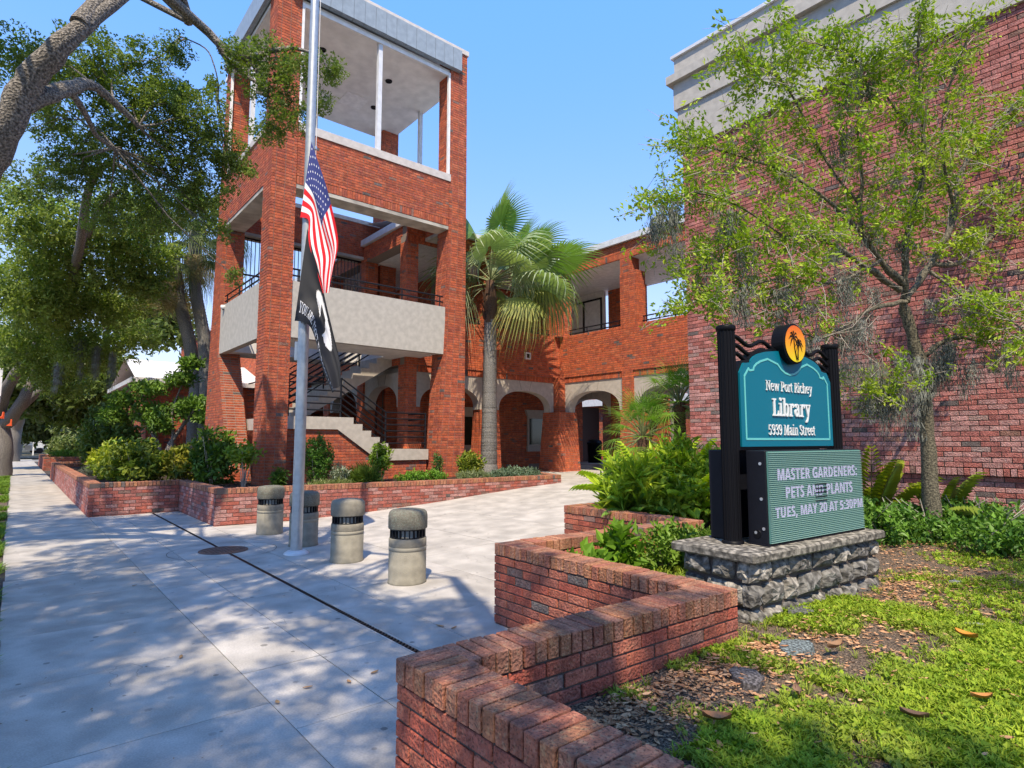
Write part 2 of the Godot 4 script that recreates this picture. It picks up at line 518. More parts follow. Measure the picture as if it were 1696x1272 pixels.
const oak_b_blobs := [[-0.14, 7.16, -19.12, 0.90], [0.99, 7.37, -19.45, 0.90], [0.21, 6.35, -21.55, 1.10], [1.53, 6.52, -20.42, 1.00], [2.42, 7.22, -19.58, 0.80], [0.76, 5.56, -23.81, 1.20], [2.24, 5.75, -22.54, 0.90], [2.78, 6.27, -20.71, 0.70], [0.07, 4.96, -25.79, 1.20], [1.91, 4.70, -25.58, 1.10], [2.95, 5.13, -24.65, 0.90], [3.15, 7.18, -20.28, 0.50], [3.69, 8.17, -18.39, 0.50], [-0.31, 6.08, -23.34, 1.00]]
const oak_c_blobs := [[2.10, 4.85, -37.23, 1.80], [0.77, 4.42, -41.03, 1.80], [3.53, 4.54, -36.06, 1.50], [-0.29, 5.46, -39.17, 1.80], [4.21, 7.20, -32.52, 1.20], [4.82, 8.06, -31.91, 1.00], [5.33, 6.91, -31.62, 1.00], [1.93, 3.91, -42.74, 1.60], [3.19, 3.50, -40.42, 1.50]]
const oak_d_blobs := [[1.50, 3.71, -70.72, 2.60], [3.69, 3.15, -68.94, 2.20], [0.13, 4.53, -65.21, 2.50], [4.94, 2.75, -61.37, 2.00], [2.73, 4.84, -69.55, 3.00]]
const limb_a1 := [[-0.64, 4.43, -9.64, 0.178], [-0.34, 5.00, -9.04, 0.155], [-0.21, 5.44, -8.75, 0.148], [-0.06, 5.79, -8.58, 0.141], [0.18, 6.16, -8.33, 0.111], [0.51, 6.71, -8.37, 0.074], [0.94, 7.39, -8.46, 0.044]]
const limb_a2 := [[-0.15, 5.45, -8.76, 0.12], [0.04, 5.64, -8.78, 0.10], [0.27, 5.91, -8.95, 0.09], [0.49, 6.19, -9.25, 0.07], [0.79, 6.18, -9.52, 0.05], [1.12, 6.06, -9.78, 0.03]]
const limb_a3 := [[0.27, 5.88, -8.95, 0.05], [0.45, 5.83, -9.32, 0.04], [0.63, 5.72, -9.72, 0.03], [0.87, 5.75, -10.03, 0.02]]
const limb_a4 := [[0.98, 7.78, -8.90, 0.09], [1.86, 8.11, -9.95, 0.07], [2.34, 7.76, -9.85, 0.06], [2.65, 7.71, -9.60, 0.05], [2.79, 7.81, -9.47, 0.04], [3.13, 7.86, -9.18, 0.03], [3.37, 7.59, -8.75, 0.02]]
const limb_a5 := [[2.10, 7.83, -9.79, 0.05], [2.23, 7.65, -9.83, 0.04], [2.48, 7.47, -9.78, 0.03], [2.83, 7.18, -9.51, 0.02]]
const limb_a6 := [[2.53, 7.74, -9.69, 0.03], [2.70, 7.42, -9.59, 0.02], [2.87, 7.23, -9.48, 0.01]]
const limb_a7 := [[1.63, 7.85, -10.05, 0.01], [1.96, 7.73, -9.92, 0.01], [2.09, 7.44, -9.85, 0.01], [2.18, 7.21, -9.93, 0.01]]
const limb_b1 := [[-0.28, -0.30, -33.21, 0.336], [-0.26, 1.23, -33.00, 0.288], [-0.52, 2.51, -33.05, 0.264], [-0.37, 3.45, -31.50, 0.224], [0.11, 4.54, -29.65, 0.160], [0.56, 5.30, -27.86, 0.104], [1.06, 5.77, -26.06, 0.064]]
const limb_b2 := [[-0.24, 2.25, -32.96, 0.28], [0.23, 3.20, -31.12, 0.20], [0.57, 4.42, -30.68, 0.15], [1.02, 5.30, -27.57, 0.10]]
const limb_b3 := [[-0.20, 2.51, -32.89, 0.20], [0.35, 3.14, -32.35, 0.17], [0.90, 3.78, -31.80, 0.13], [1.61, 4.54, -32.43, 0.08]]
const limb_b4 := [[1.02, 5.30, -27.57, 0.14], [1.06, 6.27, -22.16, 0.12], [0.94, 6.35, -16.99, 0.10], [0.83, 6.42, -13.79, 0.07], [1.04, 6.42, -12.30, 0.05], [1.44, 5.78, -11.38, 0.02]]
const limb_b5 := [[1.02, 5.30, -27.57, 0.14], [1.19, 6.40, -22.69, 0.11], [1.17, 6.88, -19.36, 0.08], [1.23, 6.99, -16.67, 0.06], [1.47, 7.00, -15.15, 0.03]]
const limb_c1 := [[-0.01, -0.45, -55.44, 0.50], [0.00, 1.47, -55.19, 0.42], [0.19, 2.76, -54.87, 0.35], [0.70, 4.33, -51.61, 0.25], [1.69, 5.15, -45.41, 0.15]]
const limb_d1 := [[0.32, -0.56, -81.45, 0.50], [0.39, 1.46, -81.14, 0.42], [0.57, 3.36, -80.75, 0.35], [1.60, 4.53, -77.11, 0.25]]
const cm_trunk := [[7.92, 0.19, -2.10, 0.10], [7.90, 0.89, -2.09, 0.09], [7.82, 1.70, -2.06, 0.07], [7.73, 2.30, -2.06, 0.09], [7.64, 2.64, -2.09, 0.06], [7.54, 2.98, -2.13, 0.06]]
const cm_0 := [[7.54, 2.98, -2.13, 0.05], [7.40, 3.29, -2.07, 0.04], [7.28, 3.65, -2.00, 0.04], [7.24, 4.07, -1.85, 0.03], [7.13, 4.66, -1.74, 0.02], [6.94, 5.29, -1.69, 0.01], [6.79, 5.60, -1.64, 0.01]]
const cm_1 := [[7.55, 3.05, -2.11, 0.04], [7.85, 3.48, -1.94, 0.04], [8.12, 3.99, -1.77, 0.04], [8.29, 4.59, -1.69, 0.03], [8.60, 5.07, -1.50, 0.02], [8.98, 5.55, -1.25, 0.01]]
const cm_2 := [[7.85, 3.48, -1.94, 0.03], [8.40, 3.61, -1.72, 0.03], [8.96, 4.10, -1.45, 0.02], [9.52, 4.70, -1.17, 0.01]]
const cm_3 := [[7.40, 3.22, -2.09, 0.04], [6.93, 3.49, -2.19, 0.03], [6.68, 3.77, -2.23, 0.03], [6.55, 4.24, -2.15, 0.02], [6.37, 4.74, -2.10, 0.01], [6.26, 5.17, -2.01, 0.01]]
const cm_4 := [[7.38, 3.15, -2.11, 0.03], [6.62, 3.30, -2.21, 0.03], [6.11, 3.48, -2.35, 0.02], [5.78, 3.51, -2.50, 0.01], [5.32, 3.42, -2.76, 0.01], [4.93, 3.27, -2.98, 0.01]]
const cm_5 := [[6.76, 3.58, -2.18, 0.02], [6.24, 3.88, -2.32, 0.02], [5.79, 4.15, -2.54, 0.01], [5.32, 4.28, -2.79, 0.01], [4.91, 4.35, -2.99, 0.01]]
const cm_6 := [[6.67, 3.96, -2.22, 0.02], [6.27, 4.36, -2.37, 0.01], [5.95, 4.80, -2.46, 0.01], [5.64, 5.11, -2.54, 0.01], [5.26, 5.23, -2.72, 0.00]]
const cm_7 := [[6.98, 4.79, -1.85, 0.02], [6.60, 5.23, -1.99, 0.01], [6.24, 5.42, -2.13, 0.01], [5.85, 5.47, -2.32, 0.01]]
const cm_8 := [[7.71, 2.30, -2.07, 0.02], [7.28, 2.08, -2.20, 0.01], [7.00, 2.01, -2.32, 0.01]]
const cm_9 := [[7.74, 2.44, -2.03, 0.03], [7.87, 2.62, -1.77, 0.02], [8.18, 2.56, -1.51, 0.01]]
const cm_10 := [[7.44, 3.02, -2.08, 0.03], [6.74, 2.87, -2.16, 0.02], [6.20, 2.62, -2.26, 0.01], [5.77, 2.47, -2.37, 0.01], [5.35, 2.68, -2.57, 0.00]]
const cm_11 := [[7.74, 3.38, -1.91, 0.02], [7.70, 3.04, -1.60, 0.02], [7.75, 2.80, -1.32, 0.01], [7.87, 2.54, -1.12, 0.01]]
const cm_12 := [[6.87, 3.39, -2.12, 0.02], [6.08, 3.04, -2.30, 0.01], [5.51, 3.04, -2.52, 0.01], [5.08, 2.90, -2.77, 0.01], [4.78, 2.79, -3.03, 0.00]]
const cm_13 := [[5.59, 3.45, -2.53, 0.01], [5.12, 3.73, -2.76, 0.01], [4.81, 3.84, -3.01, 0.01], [4.59, 3.73, -3.21, 0.00]]
const cm_14 := [[8.14, 4.20, -1.74, 0.02], [7.76, 4.73, -1.73, 0.01], [7.65, 5.34, -1.61, 0.01], [7.65, 5.81, -1.42, 0.01]]
const moss := [[6.84, 2.59, -2.38, 0.35], [6.98, 2.33, -2.29, 0.40], [7.36, 2.41, -2.09, 0.50], [7.64, 2.23, -2.01, 0.40], [7.78, 2.42, -1.87, 0.35], [7.84, 2.35, -1.69, 0.45], [7.28, 2.08, -2.20, 0.50], [6.65, 2.32, -2.44, 0.30], [5.95, 2.86, -2.43, 0.20], [7.62, 3.06, -1.79, 0.30], [7.77, 3.13, -1.66, 0.30], [6.79, 3.08, -2.22, 0.20], [5.62, 3.01, -2.57, 0.15], [7.23, 3.65, -2.04, 0.20], [6.87, 4.22, -2.01, 0.15], [6.35, 3.18, -2.32, 0.25], [7.80, 2.98, -1.52, 0.25]]

# ---------------------------------------------------------------- the place
func rise(x: float) -> float:          # the plaza climbs from the sidewalk to the arcade
	return 0.48 * smoothstep(0.0, 1.0, clampf((x - 3.4) / 8.2, 0, 1)) if x > 3.4 else 0.0

func _ready():
	rng.seed = 20
	# camera
	cam = Camera3D.new()
	cam.name = "camera"
	cam.position = eye
	var yaw := 0.700397; var pitch := 0.0954807
	var fw := Vector3(sin(yaw) * cos(pitch), sin(pitch), -cos(yaw) * cos(pitch))
	cam.transform = Transform3D(Basis.IDENTITY, eye).looking_at(eye + fw, Vector3.UP)
	cam.fov = rad_to_deg(2 * atan(636.0 / 975.4))
	cam.near = 0.05; cam.far = 900.0
	add_child(cam); cam.current = true
	# sky, sun, exposure
	var we := WorldEnvironment.new(); we.name = "world"
	var env := Environment.new()
	env.background_mode = Environment.BG_SKY
	var sky := ProceduralSkyMaterial.new()
	sky.sky_top_color = Color(0.075, 0.20, 0.50).linear_to_srgb()
	sky.sky_horizon_color = Color(0.50, 0.56, 0.61).linear_to_srgb()
	sky.sky_curve = 0.15
	sky.ground_bottom_color = Color(0.34, 0.31, 0.26).linear_to_srgb()
	sky.ground_horizon_color = Color(0.5, 0.5, 0.47).linear_to_srgb()
	sky.sky_energy_multiplier = 1.0
	env.sky = Sky.new(); env.sky.sky_material = sky
	env.background_energy_multiplier = 1.46
	env.tonemap_mode = Environment.TONE_MAPPER_LINEAR
	env.tonemap_exposure = 1.78
	env.sdfgi_enabled = true; env.ssao_enabled = true; env.ssil_enabled = true
	we.environment = env
	add_child(we)
	var sun := DirectionalLight3D.new(); sun.name = "sun"
	sun.light_energy = 1.18
	sun.light_color = Color(1.0, 0.935, 0.83)
	sun.light_angular_distance = 0.55
	sun.shadow_enabled = true
	add_child(sun)
	var flat := Vector3(0.63, 0, -0.777).normalized()
	sun.look_at_from_position(Vector3.ZERO, flat * cos(deg_to_rad(56)) + Vector3.DOWN * sin(deg_to_rad(56)))
	materials()
	ground()
	pavements()
	hall()
	stair_tower()
	library()
	annexes()
	garden_walls()
	soils()
	oaks()
	crepe_myrtle()
	palms()
	planting()
	bollards()
	flagpole()
	library_sign()
	street_things()
	lawn()

# ---------------------------------------------------------------- ground and paving
func ground():
	var st := S()
	quad(st, Vector3(-400, -0.12, 400), Vector3(-400, -0.12, -700), Vector3(500, -0.12, -700), Vector3(500, -0.12, 400))
	struct(mi("ground", fin(st), M.ground))
	st = S()
	box2(st, -11.5, -3.6, -0.2, -0.10, -300, 60)
	struct(mi("road", fin(st), M.asphalt))
	st = S()
	box2(st, -3.6, -3.42, -0.2, 0.02, -60, 40)
	struct(mi("kerb", fin(st), M.concrete))
	st = S()
	var n := FastNoiseLite.new(); n.seed = 4; n.frequency = 0.4
	for i in 14:
		for k in 110:
			var p := []
			for d in [[0, 0], [0, 1], [1, 1], [1, 0]]:
				var x: float = -3.42 + 3.40 * (i + d[0]) / 14.0
				var z: float = 6.0 - 0.62 * (k + d[1])
				p.append(Vector3(x, -0.03 + 0.02 * n.get_noise_2d(x, z), z))
			quad(st, p[0], p[1], p[2], p[3])
	struct(mi("verge", fin(st), M.soil))
	# beds under joints
	st = S()
	quad(st, Vector3(-0.03, -0.03, 6), Vector3(-0.03, -0.03, -62), Vector3(3.5, -0.03, -62), Vector3(3.5, -0.03, 6))
	for k in 40:
		var xa := 3.5 + 0.4 * k; var xb := xa + 0.4
		quad(st, Vector3(xa, rise(xa) - 0.03, -1.5), Vector3(xa, rise(xa) - 0.03, -17), Vector3(xb, rise(xb) - 0.03, -17), Vector3(xb, rise(xb) - 0.03, -1.5))
	struct(mi("paving_bed", fin(st), M.joint))

func paving_slab(parent: Node3D, x0: float, x1: float, z0: float, z1: float, m: Material):
	var g := 0.0032
	var st := S()
	var p := []; var q := []
	var tilt := rng.randf_range(-0.0015, 0.0015)
	for c in [[x0 + g, z1 - g], [x0 + g, z0 + g], [x1 - g, z0 + g], [x1 - g, z1 - g]]:
		p.append(Vector3(c[0], rise(c[0]) + tilt, c[1]))
		q.append(Vector3(c[0], rise(c[0]) - 0.05, c[1]))
	quad(st, p[0], p[1], p[2], p[3])
	for k in 4:
		var j := (k + 1) % 4
		quad(st, q[k], q[j], p[j], p[k])
	mi("slab", fin(st), m, parent)

func pavements():
	var walk := Node3D.new(); walk.name = "sidewalk"; add_child(walk); struct(walk)
	var warm := [mat(Color(0.55, 0.50, 0.43), 0.9, "pave", 0.33, "grit", 0.05), mat(Color(0.53, 0.49, 0.43), 0.9, "pave", 0.29, "grit", 0.05), M.walk]
	var z := -8.44
	var edges := [3.6, 2.4, 1.2, 0.0, -1.2, -2.4, -3.6, -4.78, -6.0, -7.22, -8.44]
	while z > -60.0:
		z -= 1.22
		edges.append(z)
	for k in edges.size() - 1:
		paving_slab(walk, 0.0 + rng.randf_range(-0.02, 0.02), 1.22, edges[k + 1], edges[k], warm[rng.randi() % 3] if edges[k] < -3 else M.walk2)
	var plaza := Node3D.new(); plaza.name = "plaza"; add_child(plaza); struct(plaza)
	var tones := [M.walk2, M.walk3, M.concrete]
	for strip in [[1.22, 1.74], [1.74, 2.26], [2.335, 2.735]]:
		z = 0.6
		while z > -14.3:
			var dz := 0.95 if strip[0] < 2.3 else 1.9
			paving_slab(plaza, strip[0], strip[1], maxf(z - dz, -14.3), z, tones[rng.randi() % 3])
			z -= dz
	var x := 2.735
	while x < 14.0:
		var dx := 1.29
		z = -1.8 if x < 3.2 else -4.0
		while z > -14.3:
			var dz := 1.32
			if not (x + dx / 2 > 5.9 and z > -4.5):
				if not (z - dz / 2 < -11.5 and x > 2.9 and x < 9.4):
					paving_slab(plaza, x, x + dx, maxf(z - dz, -14.3), z, tones[rng.randi() % 3])
			z -= dz
		x += dx
	# floors of the arcade
	var st := S()
	box2(st, 8.0, 17.2, 0.2, 0.478, -17.2, -14.0)
	box2(st, 14.0, 26.0, 0.2, 0.482, -14.6, -5.0)
	box2(st, 15.0, 21.0, 0.2, 0.62, -18.0, -14.62)
	struct(mi("arcade_floor", fin(st), M.walk2))
	# drain slot with its grate
	var d := thing("drain_grate", "long narrow black metal slot drain running along the plaza paving", "drain", Vector3(2.297, 0, 0))
	st = S()
	box2(st, -0.026, 0.026, -0.05, -0.028, -14.2, -0.2)
	mi("channel", fin(st), M.joint, d)
	st = S()
	z = -14.2
	while z < -0.2:
		if absf(z + 8.84) > 0.32: box(st, Vector3(0, -0.006, z), Vector3(0.046, 0.012, 0.02), Basis(Vector3.UP, 0.5))
		z += 0.045
	tag(mi("grate_bars", fin(st), M.rail, d), "", "", "", "stuff")
	st = S()
	for s in [-1, 1]: box2(st, s * 0.031 - 0.008, s * 0.031 + 0.008, -0.03, 0.001, -14.2, -0.2)
	mi("frame", fin(st), M.concrete, d)
	# manhole with the curved joint cut round it
	var mh := thing("manhole_cover", "round rusty brown manhole cover set flush in the plaza paving", "manhole cover", Vector3(2.29, 0.003, -8.84))
	st = S()
	lathe(st, Vector3.ZERO, [[0.0, 0.004], [0.275, 0.004], [0.28, 0.0]], 36, false)
	mi("cover", fin(st), M.iron, mh)
	st = S()
	for i in 9:
		for k in 9:
			var p := Vector3(-0.22 + 0.055 * i, 0.006, -0.22 + 0.055 * k)
			if Vector2(p.x, p.z).length() < 0.235: box(st, p, Vector3(0.03, 0.006, 0.03))
	tag(mi("studs", fin(st), M.iron, mh), "", "", "", "stuff")
	st = S()
	lathe(st, Vector3.ZERO, [[0.285, 0.0], [0.285, 0.006], [0.31, 0.006], [0.312, 0.0]], 36, false)
	mi("rim", fin(st), M.iron, mh)
	st = S()
	for i in 60:
		var a := TAU_ * i / 60; var b := TAU_ * (i + 1) / 60
		var f := func(t, r): return Vector3(cos(t) * r * 0.84, 0.0015, sin(t) * r * 0.84)
		quad(st, f.call(a, 0.80), f.call(a, 0.808), f.call(b, 0.808), f.call(b, 0.80))
	mi("curved_joint", fin(st), M.joint, mh)

# ---------------------------------------------------------------- the hall on the right
func hall():
	var h := thing("brick_hall", "tall plain red brick hall with grey banded stucco cornice on the right", "building")
	var W := brickwork(); W.pal = HALL; W.odd = 0.08; W.loose = 0.003; W.pale = 0.55
	block(W, rect(9.66, 20.0, -6.2, 1.6), 0.3, 1.035, "W")
	soldiers(W, Vector3(9.6, 1.09, -6.25), Vector3(9.6, 1.09, 1.6), Vector3(-1, 0, 0), 0.105)
	block(W, rect(9.6, 20.0, -6.25, 1.6), 1.145, 7.12, "WN")
	lay(W, h, M.mortar_dark)
	var st := S()
	box2(st, 9.55, 20.0, 7.12, 7.93, -6.30, 1.6)
	box2(st, 9.50, 20.0, 7.93, 8.46, -6.35, 1.6)
	box2(st, 9.40, 20.0, 8.46, 8.62, -6.45, 1.6)
	box2(st, 9.52, 20.0, 8.62, 8.99, -6.33, 1.6)
	mi("cornice", fin(st), M.stucco, h)
	st = S()
	box2(st, 9.47, 20.0, 8.99, 9.05, -6.38, 1.6)
	mi("coping", fin(st), M.metal_white, h)
	st = S()
	box2(st, 9.75, 19.9, 0.0, 8.9, -6.1, 1.5)
	mi("wall_core", fin(st), M.mortar_dark, h)

# ---------------------------------------------------------------- the open stair tower
func stair_tower():
	var t := thing("stair_tower", "tall open red brick stair tower with white ceiling at its top", "tower")
	var W := brickwork(); W.odd = 0.03
	var top := 12.5
	block(W, rect(4.02, 4.57, -13.62, -13.05), 0.4, top, "SWNE")
	block(W, func(y): return [8.75 - 0.33 * pow(clampf((7.33 - y) / 6.8, 0, 1), 1.4), 9.32, -13.62, -13.05], 0.4, 7.33, "SWE")
	block(W, rect(8.75, 9.32, -13.62, -13.05), 7.33, top, "SWE")
	block(W, func(y): return [4.02, 4.57, -17.25 - 0.066 * (12.5 - y), -16.95 + 1.5 * clampf((3.9 - y) / 3.4, 0, 1)], 0.4, 3.9, "SW")
	block(W, func(y): return [4.02, 4.57, -17.25 - 0.066 * (12.5 - y), -16.95], 3.9, top, "SWE")
	block(W, rect(8.75, 9.32, -17.6, -17.0), 0.4, top, "SWE")
	# the band of brick round all four sides
	block(W, rect(4.58, 8.74, -13.6, -13.055), 7.53, 8.6, "SN")
	soldiers(W, Vector3(4.58, 7.43, -13.06), Vector3(8.74, 7.43, -13.06), Vector3(0, 0, 1), 0.2)
	block(W, rect(4.025, 4.565, -16.95, -13.63), 7.33, 8.6, "WE")
	block(W, rect(4.58, 8.74, -17.6, -17.1), 7.33, 8.4, "S")
	block(W, rect(8.76, 9.31, -17.0, -13.63), 7.33, 8.4, "WE")
	# the brick under the stair
	block(W, rect(4.6, 8.36, -14.5, -13.42), 0.4, 1.02, "S")
	var under := PackedVector2Array([Vector2(4.6, 1.0), Vector2(6.9, 1.0), Vector2(5.85, 1.77), Vector2(4.6, 1.77)])
	for k in 11:
		var y := 1.06 + courses * k
		run(W, Vector3(4.6, y, -13.42), Vector3(6.9 - (y - 1.0) * 1.36, y, -13.42), Vector3(0, 0, 1), k % 2 == 1)
	slab_poly(W.core, under, Transform3D(Basis.IDENTITY, Vector3(0, 0, -13.43)), 0.6)
	box2(W.core, 4.59, 8.73, 7.34, 7.53, -13.59, -13.075)
	lay(W, t, M.mortar)
	# copings and soffits of the band
	var st := S()
	box2(st, 4.60, 8.78, 8.60, 8.80, -13.62, -13.03)
	box2(st, 3.99, 4.595, 8.60, 8.74, -16.95, -13.64)
	box2(st, 4.60, 8.74, 8.40, 8.52, -17.6, -17.06)
	box2(st, 8.73, 9.34, 8.40, 8.52, -17.05, -13.64)
	mi("coping", fin(st), M.coping, t)
	st = S()
	box2(st, 4.58, 8.74, 7.24, 7.328, -13.59, -13.07)
	box2(st, 4.04, 4.55, 7.24, 7.328, -16.94, -13.64)
	box2(st, 4.6, 8.74, 7.24, 7.328, -17.58, -17.08)
	box2(st, 8.77, 9.30, 7.24, 7.328, -16.98, -13.64)
	mi("soffit", fin(st), M.stucco_warm, t)
	# top: ceiling, white frames, slim posts, metal fascia, roof
	st = S()
	box2(st, 4.04, 9.28, 11.76, 11.86, -17.6, -13.10)
	mi("ceiling", fin(st), M.ceiling, t)
	for p in [[5.6, -14.4], [7.6, -14.5], [6.0, -16.4], [7.9, -16.0]]:
		st = S()
		lathe(st, Vector3(p[0], 11.735, p[1]), [[0.0, 0.012], [0.06, 0.012], [0.07, 0.0], [0.095, 0.0], [0.1, 0.025]], 20)
		mi("downlight", fin(st), M.black, t)
	st = S()
	box2(st, 6.9, 7.6, 11.745, 11.76, -16.4, -15.7)
	mi("ceiling_hatch", fin(st), M.white, t)
	for p in [[6.62, -13.14, 8.8], [9.14, -15.3, 8.52], [4.2, -15.4, 8.74], [6.62, -17.4, 8.52]]:
		st = S()
		box2(st, p[0] - 0.055, p[0] + 0.055, p[2], 11.76, p[1] - 0.055, p[1] + 0.055)
		mi("mullion", fin(st), M.metal_white, t)
	for q in [[8.69, 8.748, 8.8, 11.75, -13.12, -13.04], [4.572, 4.63, 8.8, 11.75, -13.12, -13.04], [4.03, 4.09, 8.74, 11.75, -16.945, -16.88], [4.63, 8.69, 11.66, 11.755, -13.11, -13.05]]:
		st = S()
		box2(st, q[0], q[1], q[2], q[3], q[4], q[5])
		mi("opening_trim", fin(st), M.white, t)
	st = S()
	for k in 16:
		var xa := 4.3 + 0.296 * k
		box2(st, xa + 0.004, xa + 0.292, 11.86, 12.46, -13.04, -12.90 + 0.004 * (k % 2))
	box2(st, 4.32, 9.02, 11.9, 12.44, -13.04, -12.93)
	box2(st, 3.9, 4.015, 11.86, 12.46, -17.2, -13.3)
	mi("metal_fascia", fin(st), M.fascia, t)
	st = S()
	box2(st, 3.98, 9.36, 12.5, 12.64, -17.7, -13.02)
	mi("roof_coping", fin(st), M.coping, t)
	# second storey: slab, grey parapets, rails
	st = S()
	box2(st, 4.2, 8.66, 3.82, 4.15, -14.65, -13.2)
	box2(st, 7.75, 8.74, 3.82, 4.15, -17.0, -14.65)
	box2(st, 4.2, 7.75, 3.82, 4.15, -17.5, -16.45)
	mi("landing_slab", fin(st), M.ceiling, t)
	st = S()
	box2(st, 4.572, 8.665, 3.79, 5.07, -13.24, -13.07)
	box2(st, 4.05, 4.22, 3.79, 5.07, -16.945, -13.625)
	mi("parapet", fin(st), M.stucco, t)
	st = S()
	for y in [5.22, 5.37]:
		bar(st, Vector3(4.6, y, -13.16), Vector3(8.64, y, -13.16), 0.021)
		bar(st, Vector3(4.14, y, -16.9), Vector3(4.14, y, -13.66), 0.021)
	for x in [4.75, 6.1, 7.4, 8.55]: bar(st, Vector3(x, 5.07, -13.16), Vector3(x, 5.38, -13.16), 0.018)
	for z in [-16.7, -15.6, -14.6, -13.8]: bar(st, Vector3(4.14, 5.07, z), Vector3(4.14, 5.38, z), 0.018)
	mi("handrail", fin(st), M.rail, t)
	# tall picket screen at the back of the second storey
	st = S()
	for y in [4.25, 6.15, 7.2]: box2(st, 4.58, 8.74, y - 0.022, y + 0.022, -17.27, -17.23)
	for x in [4.62, 6.6, 8.7]: box2(st, x - 0.03, x + 0.03, 4.15, 7.24, -17.29, -17.21)
	mi("screen_frame", fin(st), M.rail, t)
	st = S()
	box(st, Vector3.ZERO, Vector3(0.018, 2.95, 0.018))
	var picket := fin(st)
	for k in 36:
		var o := mi("picket", picket, M.rail, t)
		o.position = Vector3(4.73 + 0.112 * k, 5.72, -17.25)
	# the stair: lower flight falls to the right, upper flight climbs to the right behind it
	st = S()
	var side := PackedVector2Array([Vector2(4.62, 1.76), Vector2(5.86, 1.76), Vector2(6.95, 1.0), Vector2(8.38, 1.0), Vector2(8.38, 1.27), Vector2(7.2, 1.27)])
	var tread := 0.236; var riser := 0.156
	for k in 5:
		side.append(Vector2(7.2 - tread * k, 1.27 + riser * (k + 1)))
		if k < 4: side.append(Vector2(7.2 - tread * (k + 1), 1.27 + riser * (k + 1)))
	side.append(Vector2(4.62, 2.05))
	slab_poly(st, side, Transform3D(Basis.IDENTITY, Vector3(0, 0, -13.36)), 1.35)
	var up := PackedVector2Array([Vector2(4.62, 1.76), Vector2(5.2, 1.76), Vector2(8.5, 3.82), Vector2(8.5, 4.15)])
	for k in 13:
		up.append(Vector2(8.2 - 0.236 * k, 4.15 - 0.1615 * k))
		up.append(Vector2(8.2 - 0.236 * k, 4.15 - 0.1615 * (k + 1)))
	up.append(Vector2(4.62, 2.05))
	slab_poly(st, up, Transform3D(Basis.IDENTITY, Vector3(0, 0, -15.1)), 1.25)
	box2(st, 4.62, 5.1, 1.77, 2.045, -15.1, -14.71)
	mi("stair", fin(st), M.arch, t)
	st = S()
	for k in 6:
		var y := 0.16 + 0.155 * k
		var f := func(x, b): return Vector3(x, b + y, -13.42)
		bar(st, f.call(4.66, 2.05), f.call(5.95, 2.05), 0.019)
		bar(st, f.call(5.95, 2.05), f.call(7.15, 1.27), 0.019)
		bar(st, f.call(7.15, 1.27), f.call(8.32, 1.27), 0.019)
		for zz in [-15.12, -16.3]:
			bar(st, Vector3(5.0, 2.05 + y, zz), Vector3(8.1, 4.15 + y, zz), 0.019)
		bar(st, Vector3(4.66, 2.05 + y, -13.45), Vector3(4.66, 2.05 + y, -16.3), 0.019)
		bar(st, Vector3(8.32, 1.27 + y, -13.45), Vector3(8.32, 1.27 + y, -14.6), 0.019)
	for p in [[4.7, 2.05], [5.95, 2.05], [7.15, 1.27], [8.32, 1.27]]: bar(st, Vector3(p[0], p[1], -13.43), Vector3(p[0], p[1] + 0.95, -13.43), 0.024)
	for x in [5.2, 6.2, 7.2, 8.0]: bar(st, Vector3(x, 2.05 + 0.677 * (x - 5.0), -15.12), Vector3(x, 3.0 + 0.677 * (x - 5.0), -15.12), 0.022)
	mi("stair_railing", fin(st), M.rail, t)
	st = S()
	box2(st, 4.1, 9.2, 0.2, 0.5, -17.6, -13.1)
	mi("floor", fin(st), M.walk2, t)
	# two small white cameras
	var cams := [["small white camera on a corner of the tower's grey parapet", Vector3(4.02, 5.0, -16.6), -0.6], ["small white dome camera under the arcade beside the tower's right column", Vector3(10.55, 2.98, -16.68), 0.0]]
	for c in cams:
		var k := thing("security_camera", c[0], "camera", c[1], c[2])
		st = S(); lathe(st, Vector3.ZERO, [[0.0, -0.07], [0.05, -0.05], [0.065, 0.0], [0.06, 0.05], [0.0, 0.06]], 16)
		mi("housing", fin(st), M.white, k)
		st = S(); bar(st, Vector3(0, 0, 0), Vector3(0.1, 0.05, 0), 0.02)
		mi("bracket", fin(st), M.white, k)
		st = S(); lathe(st, Vector3(0, -0.045, 0), [[0.0, -0.035], [0.025, -0.025], [0.032, 0.0]], 12)
		mi("lens", fin(st), M.black, k)

# ---------------------------------------------------------------- the library wings
func arch_panel(parent: Node3D, origin: Vector3, u: Vector3, n: Vector3, w: float, y0 := 2.44, y1 := 3.43, crown := 3.1):
	var f := Transform3D(Basis(u, Vector3.UP, n), Vector3(origin.x, 0, origin.z))
	if u.cross(Vector3.UP).dot(n) < 0:
		f = Transform3D(Basis(-u, Vector3.UP, n), Vector3(origin.x, 0, origin.z) + u * w)
	var leg := 0.16
	var a := (w - 2 * leg) / 2
	var spring := y0 + 0.06
	var poly := PackedVector2Array([Vector2(0, y0), Vector2(0, y1), Vector2(w, y1), Vector2(w, y0), Vector2(w - leg, y0)])
	for k in 25:
		var t := cos(PI * k / 24.0)
		var yy := spring + (crown - spring) * pow(1.0 - pow(absf(t), 2.3), 1 / 2.3)
		poly.append(Vector2(w / 2 + a * t, yy))
	poly.append(Vector2(leg, y0))
	var st := S()
	slab_poly(st, poly, f, 0.3)
	mi("arch_panel", fin(st), M.arch, parent)
	st = S()
	for s in [-1.0, 1.0]:
		var p := f * Vector3(w / 2 + s * 0.17, crown + 0.02, 0.001)
		var q := f * Vector3(w / 2 + s * 0.26, y1 - 0.01, 0.001)
		bar(st, p, q, 0.004, 4)
	mi("keystone_joint", fin(st), M.joint, parent)

